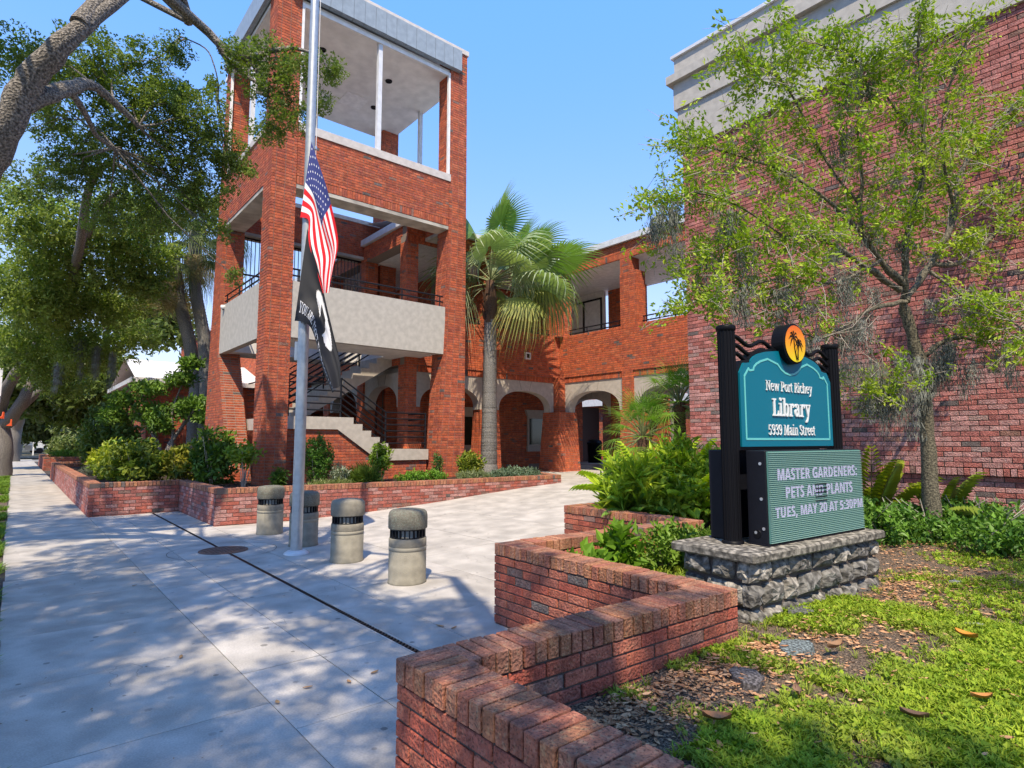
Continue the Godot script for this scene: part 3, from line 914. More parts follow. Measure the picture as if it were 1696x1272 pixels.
func pair_rail(st: SurfaceTool, a: Vector3, b: Vector3):
	for y in [0.1, 0.24]: bar(st, a + Vector3.UP * y, b + Vector3.UP * y, 0.022)
	for k in 4:
		var p := a.lerp(b, 0.02 + 0.32 * k)
		bar(st, p, p + Vector3.UP * 0.25, 0.018)

func library():
	var b := thing("library_building", "two storey red brick library with arcades and open upper galleries round the courtyard", "building")
	var W := brickwork(); W.odd = 0.02; W.pal = [[0.58, 0.125, 0.048], [0.62, 0.142, 0.054], [0.53, 0.108, 0.046], [0.60, 0.152, 0.064], [0.50, 0.115, 0.056], [0.64, 0.136, 0.048]]
	var zL := -14.3; var xR := 14.2; var d := 0.42
	# south wing
	var flare := func(x0, x1, z0, z1, fl, fr): return func(y): return [x0 - fl * (1.0 + 0.9 * (2.44 - y) / 1.96), x1 + fr * (1.0 + 0.9 * (2.44 - y) / 1.96), z0, z1]
	for p in [[8.2, 8.55, 0.0, 0.12], [10.95, 11.41, 0.12, 0.12]]:
		block(W, flare.call(p[0], p[1], zL - d, zL, p[2], p[3]), 0.45, 2.44, "SWE")
		block(W, rect(p[0], p[1], zL - d, zL), 2.44, 3.62, "SWE")
		block(W, rect(p[0], p[1], zL - d, zL), 5.02, 7.15, "SWE")
	# corner pier, seen on two faces
	block(W, func(y): return [13.8 - 0.11 * (2.44 - y), 14.62, -14.72, -13.92 + 0.08 * (2.44 - y)], 0.45, 2.44, "SWE")
	block(W, rect(13.95, 14.6, -14.7, -14.1), 2.44, 3.62, "SW")
	block(W, rect(13.95, 14.6, -14.7, -14.1), 5.02, 7.15, "SW")
	block(W, rect(8.2, 14.2, zL - d, zL), 3.62, 4.93, "SN")
	soldiers(W, Vector3(8.2, 4.98, zL), Vector3(14.2, 4.98, zL), Vector3(0, 0, 1), 0.1)
	soldiers(W, Vector3(8.55, 3.525, zL - 0.03), Vector3(13.95, 3.525, zL - 0.03), Vector3(0, 0, 1), 0.19)
	soldiers(W, Vector3(8.2, 7.25, zL), Vector3(14.2, 7.25, zL), Vector3(0, 0, 1), 0.2)
	block(W, rect(8.2, 14.2, zL - d, zL), 7.35, 7.65, "SN")
	box2(W.core, 8.21, 14.21, 7.16, 7.35, zL - d, zL - 0.02)
	box2(W.core, 8.56, 13.96, 3.43, 3.62, zL - d, zL - 0.045)
	box2(W.core, 8.21, 14.21, 4.93, 5.01, zL - d, zL - 0.015)
	# east wing
	for p in [[-11.6, -11.18, 0.14, 0.22], [-9.1, -8.65, 0.15, 0.15]]:
		var fr: Callable = func(y): return [xR, xR + d, p[0] - p[2] * (1.0 + 0.7 * (2.44 - y) / 1.96) * 0.6, p[1] + p[3] * (1.0 + 0.5 * (2.44 - y) / 1.96)]
		block(W, fr, 0.45, 2.44, "SWN")
		block(W, rect(xR, xR + d, p[0], p[1]), 2.44, 3.62, "SWN")
		block(W, rect(xR, xR + d, p[0] - 0.02, p[1] + 0.22), 5.02, 6.7, "SWN")
		block(W, rect(xR, xR + d, p[0], p[1]), 6.7, 7.15, "SWN")
	block(W, rect(xR, xR + d, -14.3, -6.0), 3.62, 4.93, "WE")
	soldiers(W, Vector3(xR, 4.98, -14.3), Vector3(xR, 4.98, -6.0), Vector3(-1, 0, 0), 0.1)
	soldiers(W, Vector3(xR + 0.03, 3.525, -14.1), Vector3(xR + 0.03, 3.525, -6.0), Vector3(-1, 0, 0), 0.19)
	soldiers(W, Vector3(xR, 7.25, -14.3), Vector3(xR, 7.25, -6.0), Vector3(-1, 0, 0), 0.2)
	block(W, rect(xR, xR + d, -14.3, -6.0), 7.35, 7.65, "WE")
	box2(W.core, xR + 0.02, xR + d, 7.16, 7.35, -14.3, -6.0)
	box2(W.core, xR + 0.045, xR + d, 3.43, 3.62, -14.1, -6.0)
	box2(W.core, xR + 0.015, xR + d, 4.93, 5.01, -14.3, -6.0)
	# rear of the east wing, the passage behind it
	block(W, rect(16.9, 17.3, -14.35, -13.3), 0.45, 3.62, "SWN")
	block(W, rect(16.9, 17.3, -14.4, -6.0), 3.62, 4.95, "WE")
	for p in [[-14.4, -12.9], [-9.4, -8.2]]: block(W, rect(16.9, 17.3, p[0], p[1]), 4.95, 7.15, "SWN")
	block(W, rect(20.6, 21.0, -18.0, -14.4), 0.6, 3.4, "W")
	block(W, rect(17.3, 18.2, -17.4, -17.0), 0.6, 3.4, "S")
	# street front beyond the tower
	var xW := 8.2
	for z in [-16.9, -19.5, -22.1]:
		block(W, rect(xW, xW + d, z - 0.42, z), 0.45, 3.62, "SWN")
		block(W, rect(xW, xW + d, z - 0.42, z), 5.02, 7.15, "SWN")
	block(W, rect(xW, xW + d, -22.5, -14.72), 3.62, 5.0, "WE")
	block(W, rect(xW, xW + d, -22.5, -14.72), 7.15, 7.65, "WE")
	block(W, rect(xW, 14, -44.0, -22.52), 0.3, 7.65, "WS")
	# walls at the back of the arcade and of the gallery
	block(W, rect(8.9, 17.0, -17.2, -16.8), 0.48, 3.6, "S")
	block(W, rect(10.8, 16.9, -17.2, -16.8), 4.2, 7.15, "S")
	block(W, rect(10.8, 11.2, -22.4, -17.2), 0.48, 3.6, "W")
	block(W, rect(10.8, 11.2, -22.4, -17.2), 4.2, 7.15, "W")
	lay(W, b, M.mortar, 300)
	arch_panel(b, Vector3(8.55, 0, zL - 0.06), Vector3.RIGHT, Vector3(0, 0, 1), 2.4)
	arch_panel(b, Vector3(11.41, 0, zL - 0.06), Vector3.RIGHT, Vector3(0, 0, 1), 2.54)
	arch_panel(b, Vector3(xR + 0.06, 0, -14.1), Vector3(0, 0, 1), Vector3(-1, 0, 0), 2.5)
	arch_panel(b, Vector3(xR + 0.06, 0, -11.18), Vector3(0, 0, 1), Vector3(-1, 0, 0), 2.08)
	arch_panel(b, Vector3(16.95, 0, -16.8), Vector3(0, 0, 1), Vector3(-1, 0, 0), 2.45)
	arch_panel(b, Vector3(16.95, 0, -13.3), Vector3(0, 0, 1), Vector3(-1, 0, 0), 3.6)
	for z in [-16.9, -19.5, -22.1]: arch_panel(b, Vector3(xW + 0.06, 0, z), Vector3(0, 0, 1), Vector3(-1, 0, 0), 2.18)
	var st := S()
	box2(st, 8.5, 17.0, 3.43, 4.15, -17.2, zL - d + 0.01)
	box2(st, xR + d - 0.01, 17.0, 3.43, 4.15, zL - d, -6.0)
	box2(st, 8.6, 10.9, 3.43, 4.15, -22.4, -17.2)
	mi("gallery_slab", fin(st), M.ceiling, b)
	st = S()
	box2(st, 8.3, 17.5, 7.16, 7.34, -17.3, zL - 0.05)
	box2(st, xR + 0.05, 17.5, 7.155, 7.335, zL - 0.05, -6.0)
	box2(st, 8.3, 11.2, 7.165, 7.345, -22.5, -17.3)
	mi("gallery_ceiling", fin(st), M.white, b)
	st = S()
	box2(st, 8.1, 14.1, 7.65, 7.84, zL - 0.5, zL + 0.10)
	box2(st, xR - 0.10, xR + 0.5, 7.655, 7.845, -14.4, -6.0)
	box2(st, xW - 0.10, xW + 0.5, 7.66, 7.85, -44.0, zL + 0.05)
	mi("metal_coping", fin(st), M.metal_white, b)
	st = S()
	quad(st, Vector3(8.2, 7.8, zL), Vector3(8.2, 8.4, -17), Vector3(17, 8.4, -17), Vector3(14.3, 7.8, zL))
	quad(st, Vector3(14.3, 7.8, zL), Vector3(17, 8.4, -17), Vector3(17, 8.4, -6), Vector3(14.3, 7.8, -6))
	mi("roof", fin(st), M.roof, b)
	st = S()
	box2(st, 17.0, 21.0, 3.4, 3.6, -18.0, -14.3)
	mi("passage_ceiling", fin(st), M.ceiling, b)
	st = S()
	box2(st, 16.75, 16.88, 4.15, 7.15, -16.8, -14.5)
	mi("gallery_partition", fin(st), M.white, b)
	st = S()
	for z in [-16.6, -15.5, -14.6]: box2(st, 16.70, 16.76, 4.15, 6.9, z - 0.03, z + 0.03)
	box2(st, 16.70, 16.76, 6.84, 6.9, -16.6, -14.6)
	mi("partition_frame", fin(st), M.rail, b)
	st = S()
	box2(st, 18.2, 19.3, 0.62, 2.9, -17.3, -17.05)
	mi("passage_door", fin(st), M.door, b)
	st = S()
	pair_rail(st, Vector3(8.6, 5.02, zL - 0.2), Vector3(10.9, 5.02, zL - 0.2))
	pair_rail(st, Vector3(11.45, 5.02, zL - 0.2), Vector3(13.9, 5.02, zL - 0.2))
	pair_rail(st, Vector3(xR + 0.2, 5.02, -14.0), Vector3(xR + 0.2, 5.02, -11.65))
	pair_rail(st, Vector3(xR + 0.2, 5.02, -10.9), Vector3(xR + 0.2, 5.02, -9.15))
	mi("gallery_rail", fin(st), M.rail, b)
	for x in [14.9, 11.85]:
		var w := MeshInstance3D.new(); w.name = child_name(b, "window"); b.add_child(w, true)
		st = S()
		box2(st, x, x + 1.05, 2.33, 2.42, -16.8, -16.72); box2(st, x, x + 1.05, 1.28, 1.34, -16.8, -16.72)
		box2(st, x, x + 0.06, 1.34, 2.33, -16.8, -16.72); box2(st, x + 0.99, x + 1.05, 1.34, 2.33, -16.8, -16.72)
		w.mesh = fin(st); w.material_override = M.arch
		st = S(); box2(st, x + 0.06, x + 0.99, 1.34, 2.33, -16.79, -16.765)
		mi("pane", fin(st), M.glass, w)
		st = S()
		slab_poly(st, PackedVector2Array([Vector2(x - 0.02, 2.42), Vector2(x - 0.12, 2.66), Vector2(x + 1.17, 2.66), Vector2(x + 1.07, 2.42)]), Transform3D(Basis.IDENTITY, Vector3(0, 0, -16.70)), 0.1)
		mi("lintel", fin(st), M.arch, w)
		st = S(); box2(st, x - 0.03, x + 1.08, 1.08, 1.28, -16.8, -16.70)
		mi("sill", fin(st), M.arch, w)
	var wl := thing("wall_light", "small square white framed light on the library's upper brick wall", "wall light", Vector3(12.7, 4.25, zL))
	st = S()
	for s in [[-0.09, 0, 0.04, 0.22], [0.09, 0, 0.04, 0.22], [0, 0.09, 0.14, 0.04], [0, -0.09, 0.14, 0.04]]: box(st, Vector3(s[0], s[1], 0.035), Vector3(s[2], s[3], 0.07))
	mi("frame", fin(st), M.white, wl)
	st = S(); box(st, Vector3(0, 0, 0.02), Vector3(0.14, 0.14, 0.03)); mi("lens", fin(st), M.glass, wl)
	var bin := thing("trash_bin", "black cylindrical trash bin standing in the arcade passage", "trash bin", Vector3(17.7, 0.62, -15.9))
	st = S(); lathe(st, Vector3.ZERO, [[0.0, 0.0], [0.26, 0.0], [0.29, 0.72], [0.31, 0.74], [0.31, 0.8], [0.29, 0.8]], 24)
	mi("body", fin(st), M.black, bin)
	st = S(); lathe(st, Vector3(0, 0.8, 0), [[0.29, 0.0], [0.27, 0.07], [0.13, 0.13], [0.12, 0.1], [0.0, 0.1]], 24)
	mi("lid", fin(st), M.rail, bin)

func annexes():
	# low wing with a white roof beyond the tower
	var a := thing("brick_annex", "low brick annex with broad white roof behind the left planter trees", "building")
	var W := brickwork(); W.odd = 0.05
	block(W, rect(3.9, 8.1, -34.0, -27.0), 0.3, 3.9, "SW")
	for k in 4:
		var x := 3.9 + 1.25 * k
		block(W, rect(x, x + 0.42, -27.0, -26.7), 0.3, 2.6, "SWE")
	lay(W, a, M.mortar, 0)
	var st := S()
	quad(st, Vector3(3.4, 3.92, -26.4), Vector3(3.4, 4.95, -29.5), Vector3(8.2, 4.95, -29.5), Vector3(8.2, 3.92, -26.4))
	quad(st, Vector3(3.4, 4.95, -29.5), Vector3(3.4, 3.92, -34.0), Vector3(8.2, 3.92, -34.0), Vector3(8.2, 4.95, -29.5))
	box2(st, 3.4, 8.2, 3.74, 3.92, -26.5, -26.4)
	box2(st, 3.3, 3.4, 3.74, 3.92, -34.0, -26.4)
	mi("roof", fin(st), M.roof, a)
	# seen through the arcade
	var c := thing("courtyard_building", "sunlit brick building with pale metal eaves seen through the right arch", "building")
	W = brickwork()
	block(W, rect(27.0, 34.0, -26.0, -10.0), 0.3, 5.6, "WS")
	lay(W, c, M.mortar, 0)
	st = S()
	box2(st, 26.6, 34.0, 3.55, 3.95, -26.5, -9.5)
	mi("eaves", fin(st), M.metal_white, c)

# ---------------------------------------------------------------- low garden walls
func chain(W: Dictionary, pts: Array, turns: Array, thick: float, top: float, sink: Callable):
	for k in pts.size() - 1:
		var A: Vector3 = pts[k]; var B: Vector3 = pts[k + 1]
		garden_wall(W, A, B, thick, top, sink, thick / 2 * turns[k], -thick / 2 * turns[k + 1])
		var dir := (B - A).normalized()
		cap_row(W, A + dir * (thick / 2 if turns[k] != 0 else 0.0), B + dir * (thick / 2 if turns[k + 1] != 0 else 0.0), thick, top)

func garden_walls():
	var t := thing("zigzag_planter_wall", "low stepped red brick planter wall in the right foreground beside the lawn", "planter wall")
	var W := brickwork(); W.pal = OLD; W.odd = 0.10; W.loose = 0.003
	var P := [Vector3(1.31, 0, 0.7), Vector3(1.31, 0, -2.04), Vector3(3.15, 0, -1.94), Vector3(3.22, 0, -3.83), Vector3(5.62, 0, -3.70), Vector3(5.70, 0, -5.48), Vector3(9.55, 0, -5.27)]
	chain(W, P, [0, 1, -1, 1, -1, 1, 0], 0.2, 0.65, func(p, s): return 0.30 if s > 0 else rise(p.x) - 0.02)
	lay(W, t, M.mortar_dark)
	var u := thing("long_planter_wall", "long low weathered brick planter wall running along sidewalk and plaza below the tower", "planter wall")
	W = brickwork(); W.pal = [[0.40, 0.115, 0.085], [0.43, 0.13, 0.10], [0.37, 0.12, 0.095], [0.45, 0.16, 0.13], [0.42, 0.11, 0.075], [0.34, 0.115, 0.095]]; W.odd = 0.06; W.pale = 0.35
	P = [Vector3(1.3, 0, -26.6), Vector3(1.3, 0, -14.52), Vector3(2.88, 0, -14.44), Vector3(2.88, 0, -11.46), Vector3(4.3, 0, -11.25), Vector3(7.2, 0, -10.82), Vector3(10.4, 0, -10.65), Vector3(11.5, 0, -13.4)]
	chain(W, P, [0, -1, 1, -1, 0, 0, -1, 0], 0.2, 0.65, func(p, s): return rise(p.x) - 0.02 if s > 0 else 0.5)
	lay(W, u, M.mortar_old)
	var v := thing("far_planter_wall", "short brick planter wall with grass top farthest along the sidewalk", "planter wall")
	W = brickwork(); W.pal = OLD
	P = [Vector3(3.0, 0, -46.0), Vector3(1.35, 0, -46.0), Vector3(1.35, 0, -38.6), Vector3(3.0, 0, -38.5)]
	chain(W, P, [0, -1, -1, 0], 0.2, 0.65, func(p, s): return 0.0)
	lay(W, v, M.mortar_dark, 0)
	v = thing("middle_planter_wall", "short piece of brick planter wall just beyond the long one", "planter wall")
	W = brickwork(); W.pal = OLD
	P = [Vector3(2.4, 0, -29.6), Vector3(1.3, 0, -29.6), Vector3(1.3, 0, -27.4), Vector3(2.4, 0, -27.4)]
	chain(W, P, [0, -1, -1, 0], 0.2, 0.65, func(_p, _s): return 0.0)
	lay(W, v, M.mortar_dark, 0)

func bed(called: String, cells: Array, height: Callable, m: Material, step := 0.2):
	var st := S()
	for c in cells:
		var nx := int(ceil((c[1] - c[0]) / step)); var nz := int(ceil((c[3] - c[2]) / step))
		for i in nx:
			for k in nz:
				var p := []
				for d in [[0, 1], [0, 0], [1, 0], [1, 1]]:
					var x: float = lerpf(c[0], c[1], float(i + d[0]) / nx)
					var z: float = lerpf(c[2], c[3], float(k + d[1]) / nz)
					p.append(Vector3(x, height.call(x, z), z))
				quad(st, p[0], p[1], p[2], p[3])
	struct(mi(called, fin(st), m))

var bumpy := FastNoiseLite.new()
func lawn_y(x: float, z: float) -> float:
	return 0.35 + 0.03 * bumpy.get_noise_2d(x, z) + 0.012 * bumpy.get_noise_2d(x * 4, z * 4) + clampf((x - 5.5) * 0.03, 0, 0.1)
func bed_y(x: float, z: float) -> float:
	return 0.54 + 0.05 * bumpy.get_noise_2d(x, z) + 0.02 * bumpy.get_noise_2d(x * 4, z * 4)

func soils():
	bumpy.seed = 9; bumpy.frequency = 0.8
	bed("lawn_ground", [[1.38, 9.75, -1.95, 1.6], [3.26, 9.75, -3.78, -1.95], [5.74, 9.75, -5.44, -3.78]], lawn_y, M.soil, 0.14)
	bed("planter_soil", [[1.36, 4.1, -26.6, -14.5], [2.92, 4.6, -14.5, -11.35], [4.6, 7.2, -13.6, -11.15], [7.2, 10.4, -14.0, -10.75], [10.4, 10.9, -14.0, -12.0], [10.9, 11.4, -14.0, -13.3]], bed_y, M.mulch, 0.2)
	bed("back_ground", [[3.4, 60, -8.0, 40.0]], func(_x, _z): return -0.05, M.ground, 30.0)

# ---------------------------------------------------------------- leaves and trees
func leafmesh(n: int, len_: float, wid: float, spread: float, seed_: int, up := 0.2) -> ArrayMesh:
	var r := RandomNumberGenerator.new(); r.seed = seed_
	var st := S()
	for i in n:
		var d := Vector3(r.randf_range(-1, 1), r.randf_range(-0.8, 1) + up, r.randf_range(-1, 1)).normalized()
		var base := Vector3(r.randf_range(-1, 1), r.randf_range(-1, 1), r.randf_range(-1, 1)) * spread
		var side := d.cross(Vector3(r.randf_range(-0.4, 0.4), 1, r.randf_range(-0.4, 0.4))).normalized()
		var nn := side.cross(d)
		var l := len_ * r.randf_range(0.7, 1.15)
		var w := wid * r.randf_range(0.8, 1.15)
		var v := r.randf_range(0.75, 1.2)
		st.set_color(Color(v, v, v * 0.95))
		var t := base + d * l - nn * l * 0.12
		var m := base + d * l * 0.45
		tri(st, base, m - side * w / 2 + nn * w * 0.18, t)
		tri(st, base, t, m + side * w / 2 + nn * w * 0.18)
	return fin(st)

func rvec(r: float) -> Vector3:
	return Vector3(rng.randf_range(-r, r), rng.randf_range(-r, r), rng.randf_range(-r, r))

func rbasis(s: float) -> Basis:
	return Basis(Quaternion(Vector3(rng.randfn(), rng.randfn(), rng.randfn()).normalized(), rng.randf() * TAU_)).scaled(Vector3.ONE * s)

func yaw_basis(s: float, tilt := 0.3) -> Basis:
	return (Basis(Vector3.UP, rng.randf() * TAU_) * Basis(Vector3.RIGHT, rng.randf_range(-tilt, tilt))).scaled(Vector3.ONE * s)

func mixc(a: Color, b: Color) -> Color:
	var f := rng.randf_range(0.8, 1.2)
	var c := a.lerp(b, rng.randf())
	return Color(c.r * f, c.g * f, c.b * f)

var hole := FastNoiseLite.new()
func fill(xf: Array, col: Array, c: Vector3, r: Vector3, n: int, s0: float, s1: float, ca: Color, cb: Color, gap := -0.15, freq := 1.0):
	var made := 0; var tries := 0
	while made < n and tries < n * 5:
		tries += 1
		var d := Vector3(rng.randfn(), rng.randfn(), rng.randfn()).normalized() * pow(rng.randf(), 0.42)
		var p := c + d * r
		if hole.get_noise_3dv(p * freq) < gap: continue
		xf.append(Transform3D(rbasis(rng.randf_range(s0, s1)), p))
		col.append(mixc(ca, cb))
		made += 1

func pts(a: Array) -> Array:
	var o := []
	for p in a: o.append(Vector3(p[0], p[1], p[2]))
	return o

func rad(a: Array) -> Array:
	var o := []
	for p in a: o.append(p[3])
	return o

# smooth a polyline (Catmull-Rom) and its radii, with a little wander
func smooth_path(a: Array, per := 4, wander := 0.05) -> Array:
	var P := pts(a); var R := rad(a)
	var oP := []; var oR := []
	for k in P.size() - 1:
		var p0: Vector3 = P[maxi(k - 1, 0)]; var p1: Vector3 = P[k]; var p2: Vector3 = P[k + 1]; var p3: Vector3 = P[mini(k + 2, P.size() - 1)]
		for i in per:
			var t := float(i) / per
			var q := p1.cubic_interpolate(p2, p0, p3, t)
			var r := lerpf(R[k], R[k + 1], t)
			if i > 0 and i < per: q += rvec(r * wander * 2)
			oP.append(q); oR.append(r * rng.randf_range(1.0 - wander, 1.0 + wander))
	oP.append(P[-1]); oR.append(R[-1])
	return [oP, oR]

func limb(st: SurfaceTool, a: Array, n := 10, per := 4) -> Array:
	var s := smooth_path(a, per)
	tube(st, s[0], s[1], n)
	return s[0]

func reach(st: SurfaceTool, from: Array, blobs: Array, r0: float, twigs := 4):
	for b in blobs:
		var c := Vector3(b[0], b[1], b[2])
		var best: Vector3 = from[0]
		for p in from:
			if p.distance_squared_to(c) < best.distance_squared_to(c): best = p
		var mid := best.lerp(c, 0.5) + rvec(0.12 * best.distance_to(c)) + Vector3.UP * 0.06 * best.distance_to(c)
		tube(st, [best, best.lerp(mid, 0.55) + rvec(0.03), mid, mid.lerp(c, 0.6) + rvec(0.04), c], [r0, r0 * 0.85, r0 * 0.65, r0 * 0.45, r0 * 0.25], 5, false)
		for k in twigs:
			var e: Vector3 = c + rvec(1.0) * b[3] * 0.95
			var m := mid.lerp(c, rng.randf()) 
			tube(st, [m, m.lerp(e, 0.5) + rvec(0.1 * b[3]), e], [r0 * 0.35, r0 * 0.22, r0 * 0.1], 4, false)

func oak(label: String, limbs: Array, blobs: Array, per: float, size: float, clump: Mesh, extra := [], ca := Color(0.085, 0.14, 0.035), cb := Color(0.29, 0.38, 0.09), group := "street oaks along the verge") -> Node3D:
	var o := thing("oak_tree", label, "tree", Vector3.ZERO, 0.0, group)
	var st := S()
	var all := limb(st, limbs[0], 14, 5)
	mi("trunk", fin(st), M.oak, o)
	for k in range(1, limbs.size()):
		st = S()
		all += limb(st, limbs[k], 9)
		mi("limb", fin(st), M.oak, o)
	st = S()
	reach(st, all, blobs, 0.03 * size, 5)
	for b in extra: reach(st, all, [b], 0.05, 4)
	mi("branches", fin(st), M.oak, o)
	var xf := []; var col := []
	for b in blobs + extra:
		var c := Vector3(b[0], b[1], b[2])
		var tone := ca.lerp(cb, rng.randf_range(0.0, 0.45))
		fill(xf, col, c, Vector3(1.1, 0.85, 1.1) * b[3], int(per * pow(b[3] / size, 2.0) * 4.0), size * 0.85, size * 1.3, tone, cb, -0.12, 1.7 / size)
	mm("crown", clump, M.oak_leaf, xf, col, o)
	return o

func hang_moss(parent: Node3D, spots: Array, per: int, called := "hanging_moss"):
	var st := S()
	var r := RandomNumberGenerator.new(); r.seed = 77
	for i in 16:
		var p := Vector3(r.randf_range(-0.05, 0.05), r.randf_range(-0.1, 0.0), r.randf_range(-0.05, 0.05))
		var w := 0.0022
		var v := r.randf_range(0.7, 1.25)
		st.set_color(Color(v, v, v))
		for k in 7:
			var q := p + Vector3(r.randf_range(-0.022, 0.022), -0.075, r.randf_range(-0.022, 0.022))
			var sd := Vector3(w, 0, 0) if k % 2 == 0 else Vector3(0, 0, w)
			quad(st, p - sd, p + sd, q + sd, q - sd)
			p = q
	var xf := []; var col := []
	for s in spots:
		for k in per:
			var l: float = s[3] / 0.55 * rng.randf_range(0.35, 1.15)
			var b := Basis(Vector3.UP, rng.randf() * TAU_).scaled(Vector3(1.0, l, 1.0))
			xf.append(Transform3D(b, Vector3(s[0], s[1], s[2]) + Vector3(rng.randfn() * 0.06, rng.randf_range(-0.05, 0.08), rng.randfn() * 0.06)))
			col.append(mixc(Color(0.15, 0.16, 0.13), Color(0.30, 0.31, 0.27)))
	mm(called, fin(st), M.moss, xf, col, parent)

func oaks():
	hole.seed = 5; hole.frequency = 1.0
	var c1 := leafmesh(15, 0.10, 0.042, 0.10, 1)
	var above := []
	for k in 13: above.append([rng.randf_range(-5.0, -1.2), rng.randf_range(8.9, 10.8), rng.randf_range(-13.0, -6.5), rng.randf_range(0.6, 0.95)])
	for k in 24: above.append([rng.randf_range(-3.8, 0.1), rng.randf_range(7.4, 9.2), rng.randf_range(-6.0, -1.0), rng.randf_range(0.5, 0.85)])
	var trunkA := [[-2.3, -0.1, -10.6, 0.40], [-2.2, 1.2, -10.5, 0.30], [-1.9, 2.6, -10.3, 0.22], [-1.2, 3.7, -10.0, 0.19]] + limb_a1
	oak("nearest leaning oak whose thick grey limb crosses the upper left corner", [trunkA, limb_a2, limb_a3, limb_a4, limb_a5, limb_a6, limb_a7,
		[[-1.3, 3.5, -10.0, 0.16], [-1.2, 5.6, -8.4, 0.13], [-0.9, 7.6, -6.2, 0.1], [-0.4, 8.5, -4.0, 0.07], [0.3, 8.6, -2.4, 0.04]], [[0.3, 6.4, -8.3, 0.11], [0.9, 7.9, -8.8, 0.09], [1.4, 8.2, -9.4, 0.08], [1.75, 8.25, -10.2, 0.08]]],
		oak_a_blobs + [[0.3, 6.9, -10.6, 0.4], [0.9, 6.7, -10.6, 0.45], [1.1, 5.9, -10.9, 0.45], [0.5, 6.2, -11.6, 0.5], [1.6, 6.9, -10.2, 0.35], [0.0, 6.9, -11.4, 0.45], [1.0, 5.3, -11.8, 0.45], [1.7, 5.3, -11.2, 0.4]], 56.0, 0.55, c1, above)
	var c2 := leafmesh(16, 0.14, 0.06, 0.16, 2)
	var b := oak("second oak along the verge, trunk with small orange box on it", [limb_b1, limb_b2, limb_b3], oak_b_blobs + [[0.4, 6.9, -20.5, 0.9], [1.3, 5.9, -22.5, 1.0], [0.3, 5.6, -22.0, 1.0], [1.6, 4.4, -24.0, 0.9], [0.6, 4.3, -26.0, 1.0], [2.6, 6.7, -20.5, 0.8], [2.0, 7.7, -18.5, 0.8], [1.2, 3.6, -27.0, 0.9]], 42.0, 1.0, c2, [], Color(0.15, 0.21, 0.05), Color(0.36, 0.45, 0.11))
	st_limbs(b, [limb_b4, limb_b5])
	hang_moss(b, [[1.9, 4.6, -23.2, 1.4], [1.5, 4.8, -23.6, 1.2], [2.3, 4.4, -23.0, 1.2], [0.9, 3.9, -23.0, 0.9]], 10)
	var c3 := leafmesh(18, 0.22, 0.10, 0.26, 3)
	oak("third oak along the verge, arching over the far sidewalk", [limb_c1], oak_c_blobs, 50.0, 1.7, c3, [], Color(0.08, 0.13, 0.035), Color(0.22, 0.29, 0.08))
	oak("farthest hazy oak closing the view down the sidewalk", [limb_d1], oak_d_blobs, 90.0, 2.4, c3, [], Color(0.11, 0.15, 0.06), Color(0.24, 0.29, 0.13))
	var over := []
	for k in 44: over.append([rng.randf_range(-5.0, -0.7), rng.randf_range(6.6, 9.0), rng.randf_range(-3.0, 4.0), rng.randf_range(0.5, 0.9)])
	oak("oak behind the viewer that shades the near sidewalk", [[[-2.2, -0.1, 4.5, 0.4], [-2.1, 2.0, 4.4, 0.3], [-1.7, 4.4, 4.0, 0.26], [-1.2, 6.2, 2.8, 0.2], [-0.4, 7.6, 0.6, 0.12], [0.3, 8.2, -1.2, 0.06]],
		[[-1.7, 4.4, 4.0, 0.2], [-2.8, 6.5, 3.0, 0.14], [-3.6, 7.8, 0.6, 0.08]], [[-1.5, 5.2, 3.6, 0.16], [-0.6, 6.8, 4.0, 0.11], [0.3, 7.6, 4.4, 0.06]]], over, 34.0, 0.75, c1)
	var side := []
	for k in 4: side.append([rng.randf_range(1.6, 5.4), rng.randf_range(5.2, 7.4), rng.randf_range(0.9, 4.5), rng.randf_range(0.4, 0.7)])
	oak("oak standing on the lawn behind the viewer on the right", [[[4.2, 0.2, 4.6, 0.22], [4.1, 2.4, 4.4, 0.18], [3.9, 4.2, 3.8, 0.13], [3.6, 6.0, 2.6, 0.07]], [[4.1, 3.0, 4.3, 0.1], [4.8, 5.0, 3.0, 0.07], [5.0, 6.2, 2.0, 0.04]], [[4.0, 3.4, 4.2, 0.1], [3.0, 5.2, 2.8, 0.07], [2.3, 6.2, 2.2, 0.04]]], side, 28.0, 0.6, c1, [], Color(0.04, 0.08, 0.016), Color(0.12, 0.17, 0.035), "")
	# masses of green far behind the street
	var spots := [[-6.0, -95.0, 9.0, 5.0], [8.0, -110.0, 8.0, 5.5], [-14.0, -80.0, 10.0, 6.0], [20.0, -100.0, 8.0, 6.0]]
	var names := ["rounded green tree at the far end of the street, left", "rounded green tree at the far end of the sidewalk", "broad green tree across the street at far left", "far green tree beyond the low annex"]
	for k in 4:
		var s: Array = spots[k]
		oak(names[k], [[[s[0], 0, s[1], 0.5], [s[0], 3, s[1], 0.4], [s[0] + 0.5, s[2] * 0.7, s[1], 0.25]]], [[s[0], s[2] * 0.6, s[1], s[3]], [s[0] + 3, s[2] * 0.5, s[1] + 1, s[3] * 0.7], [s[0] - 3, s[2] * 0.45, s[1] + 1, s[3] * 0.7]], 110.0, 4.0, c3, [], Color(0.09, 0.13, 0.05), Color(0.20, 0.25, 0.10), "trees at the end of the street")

func st_limbs(o: Node3D, limbs: Array):
	for l in limbs:
		var st := S()
		limb(st, l, 8)
		mi("limb", fin(st), M.oak, o)

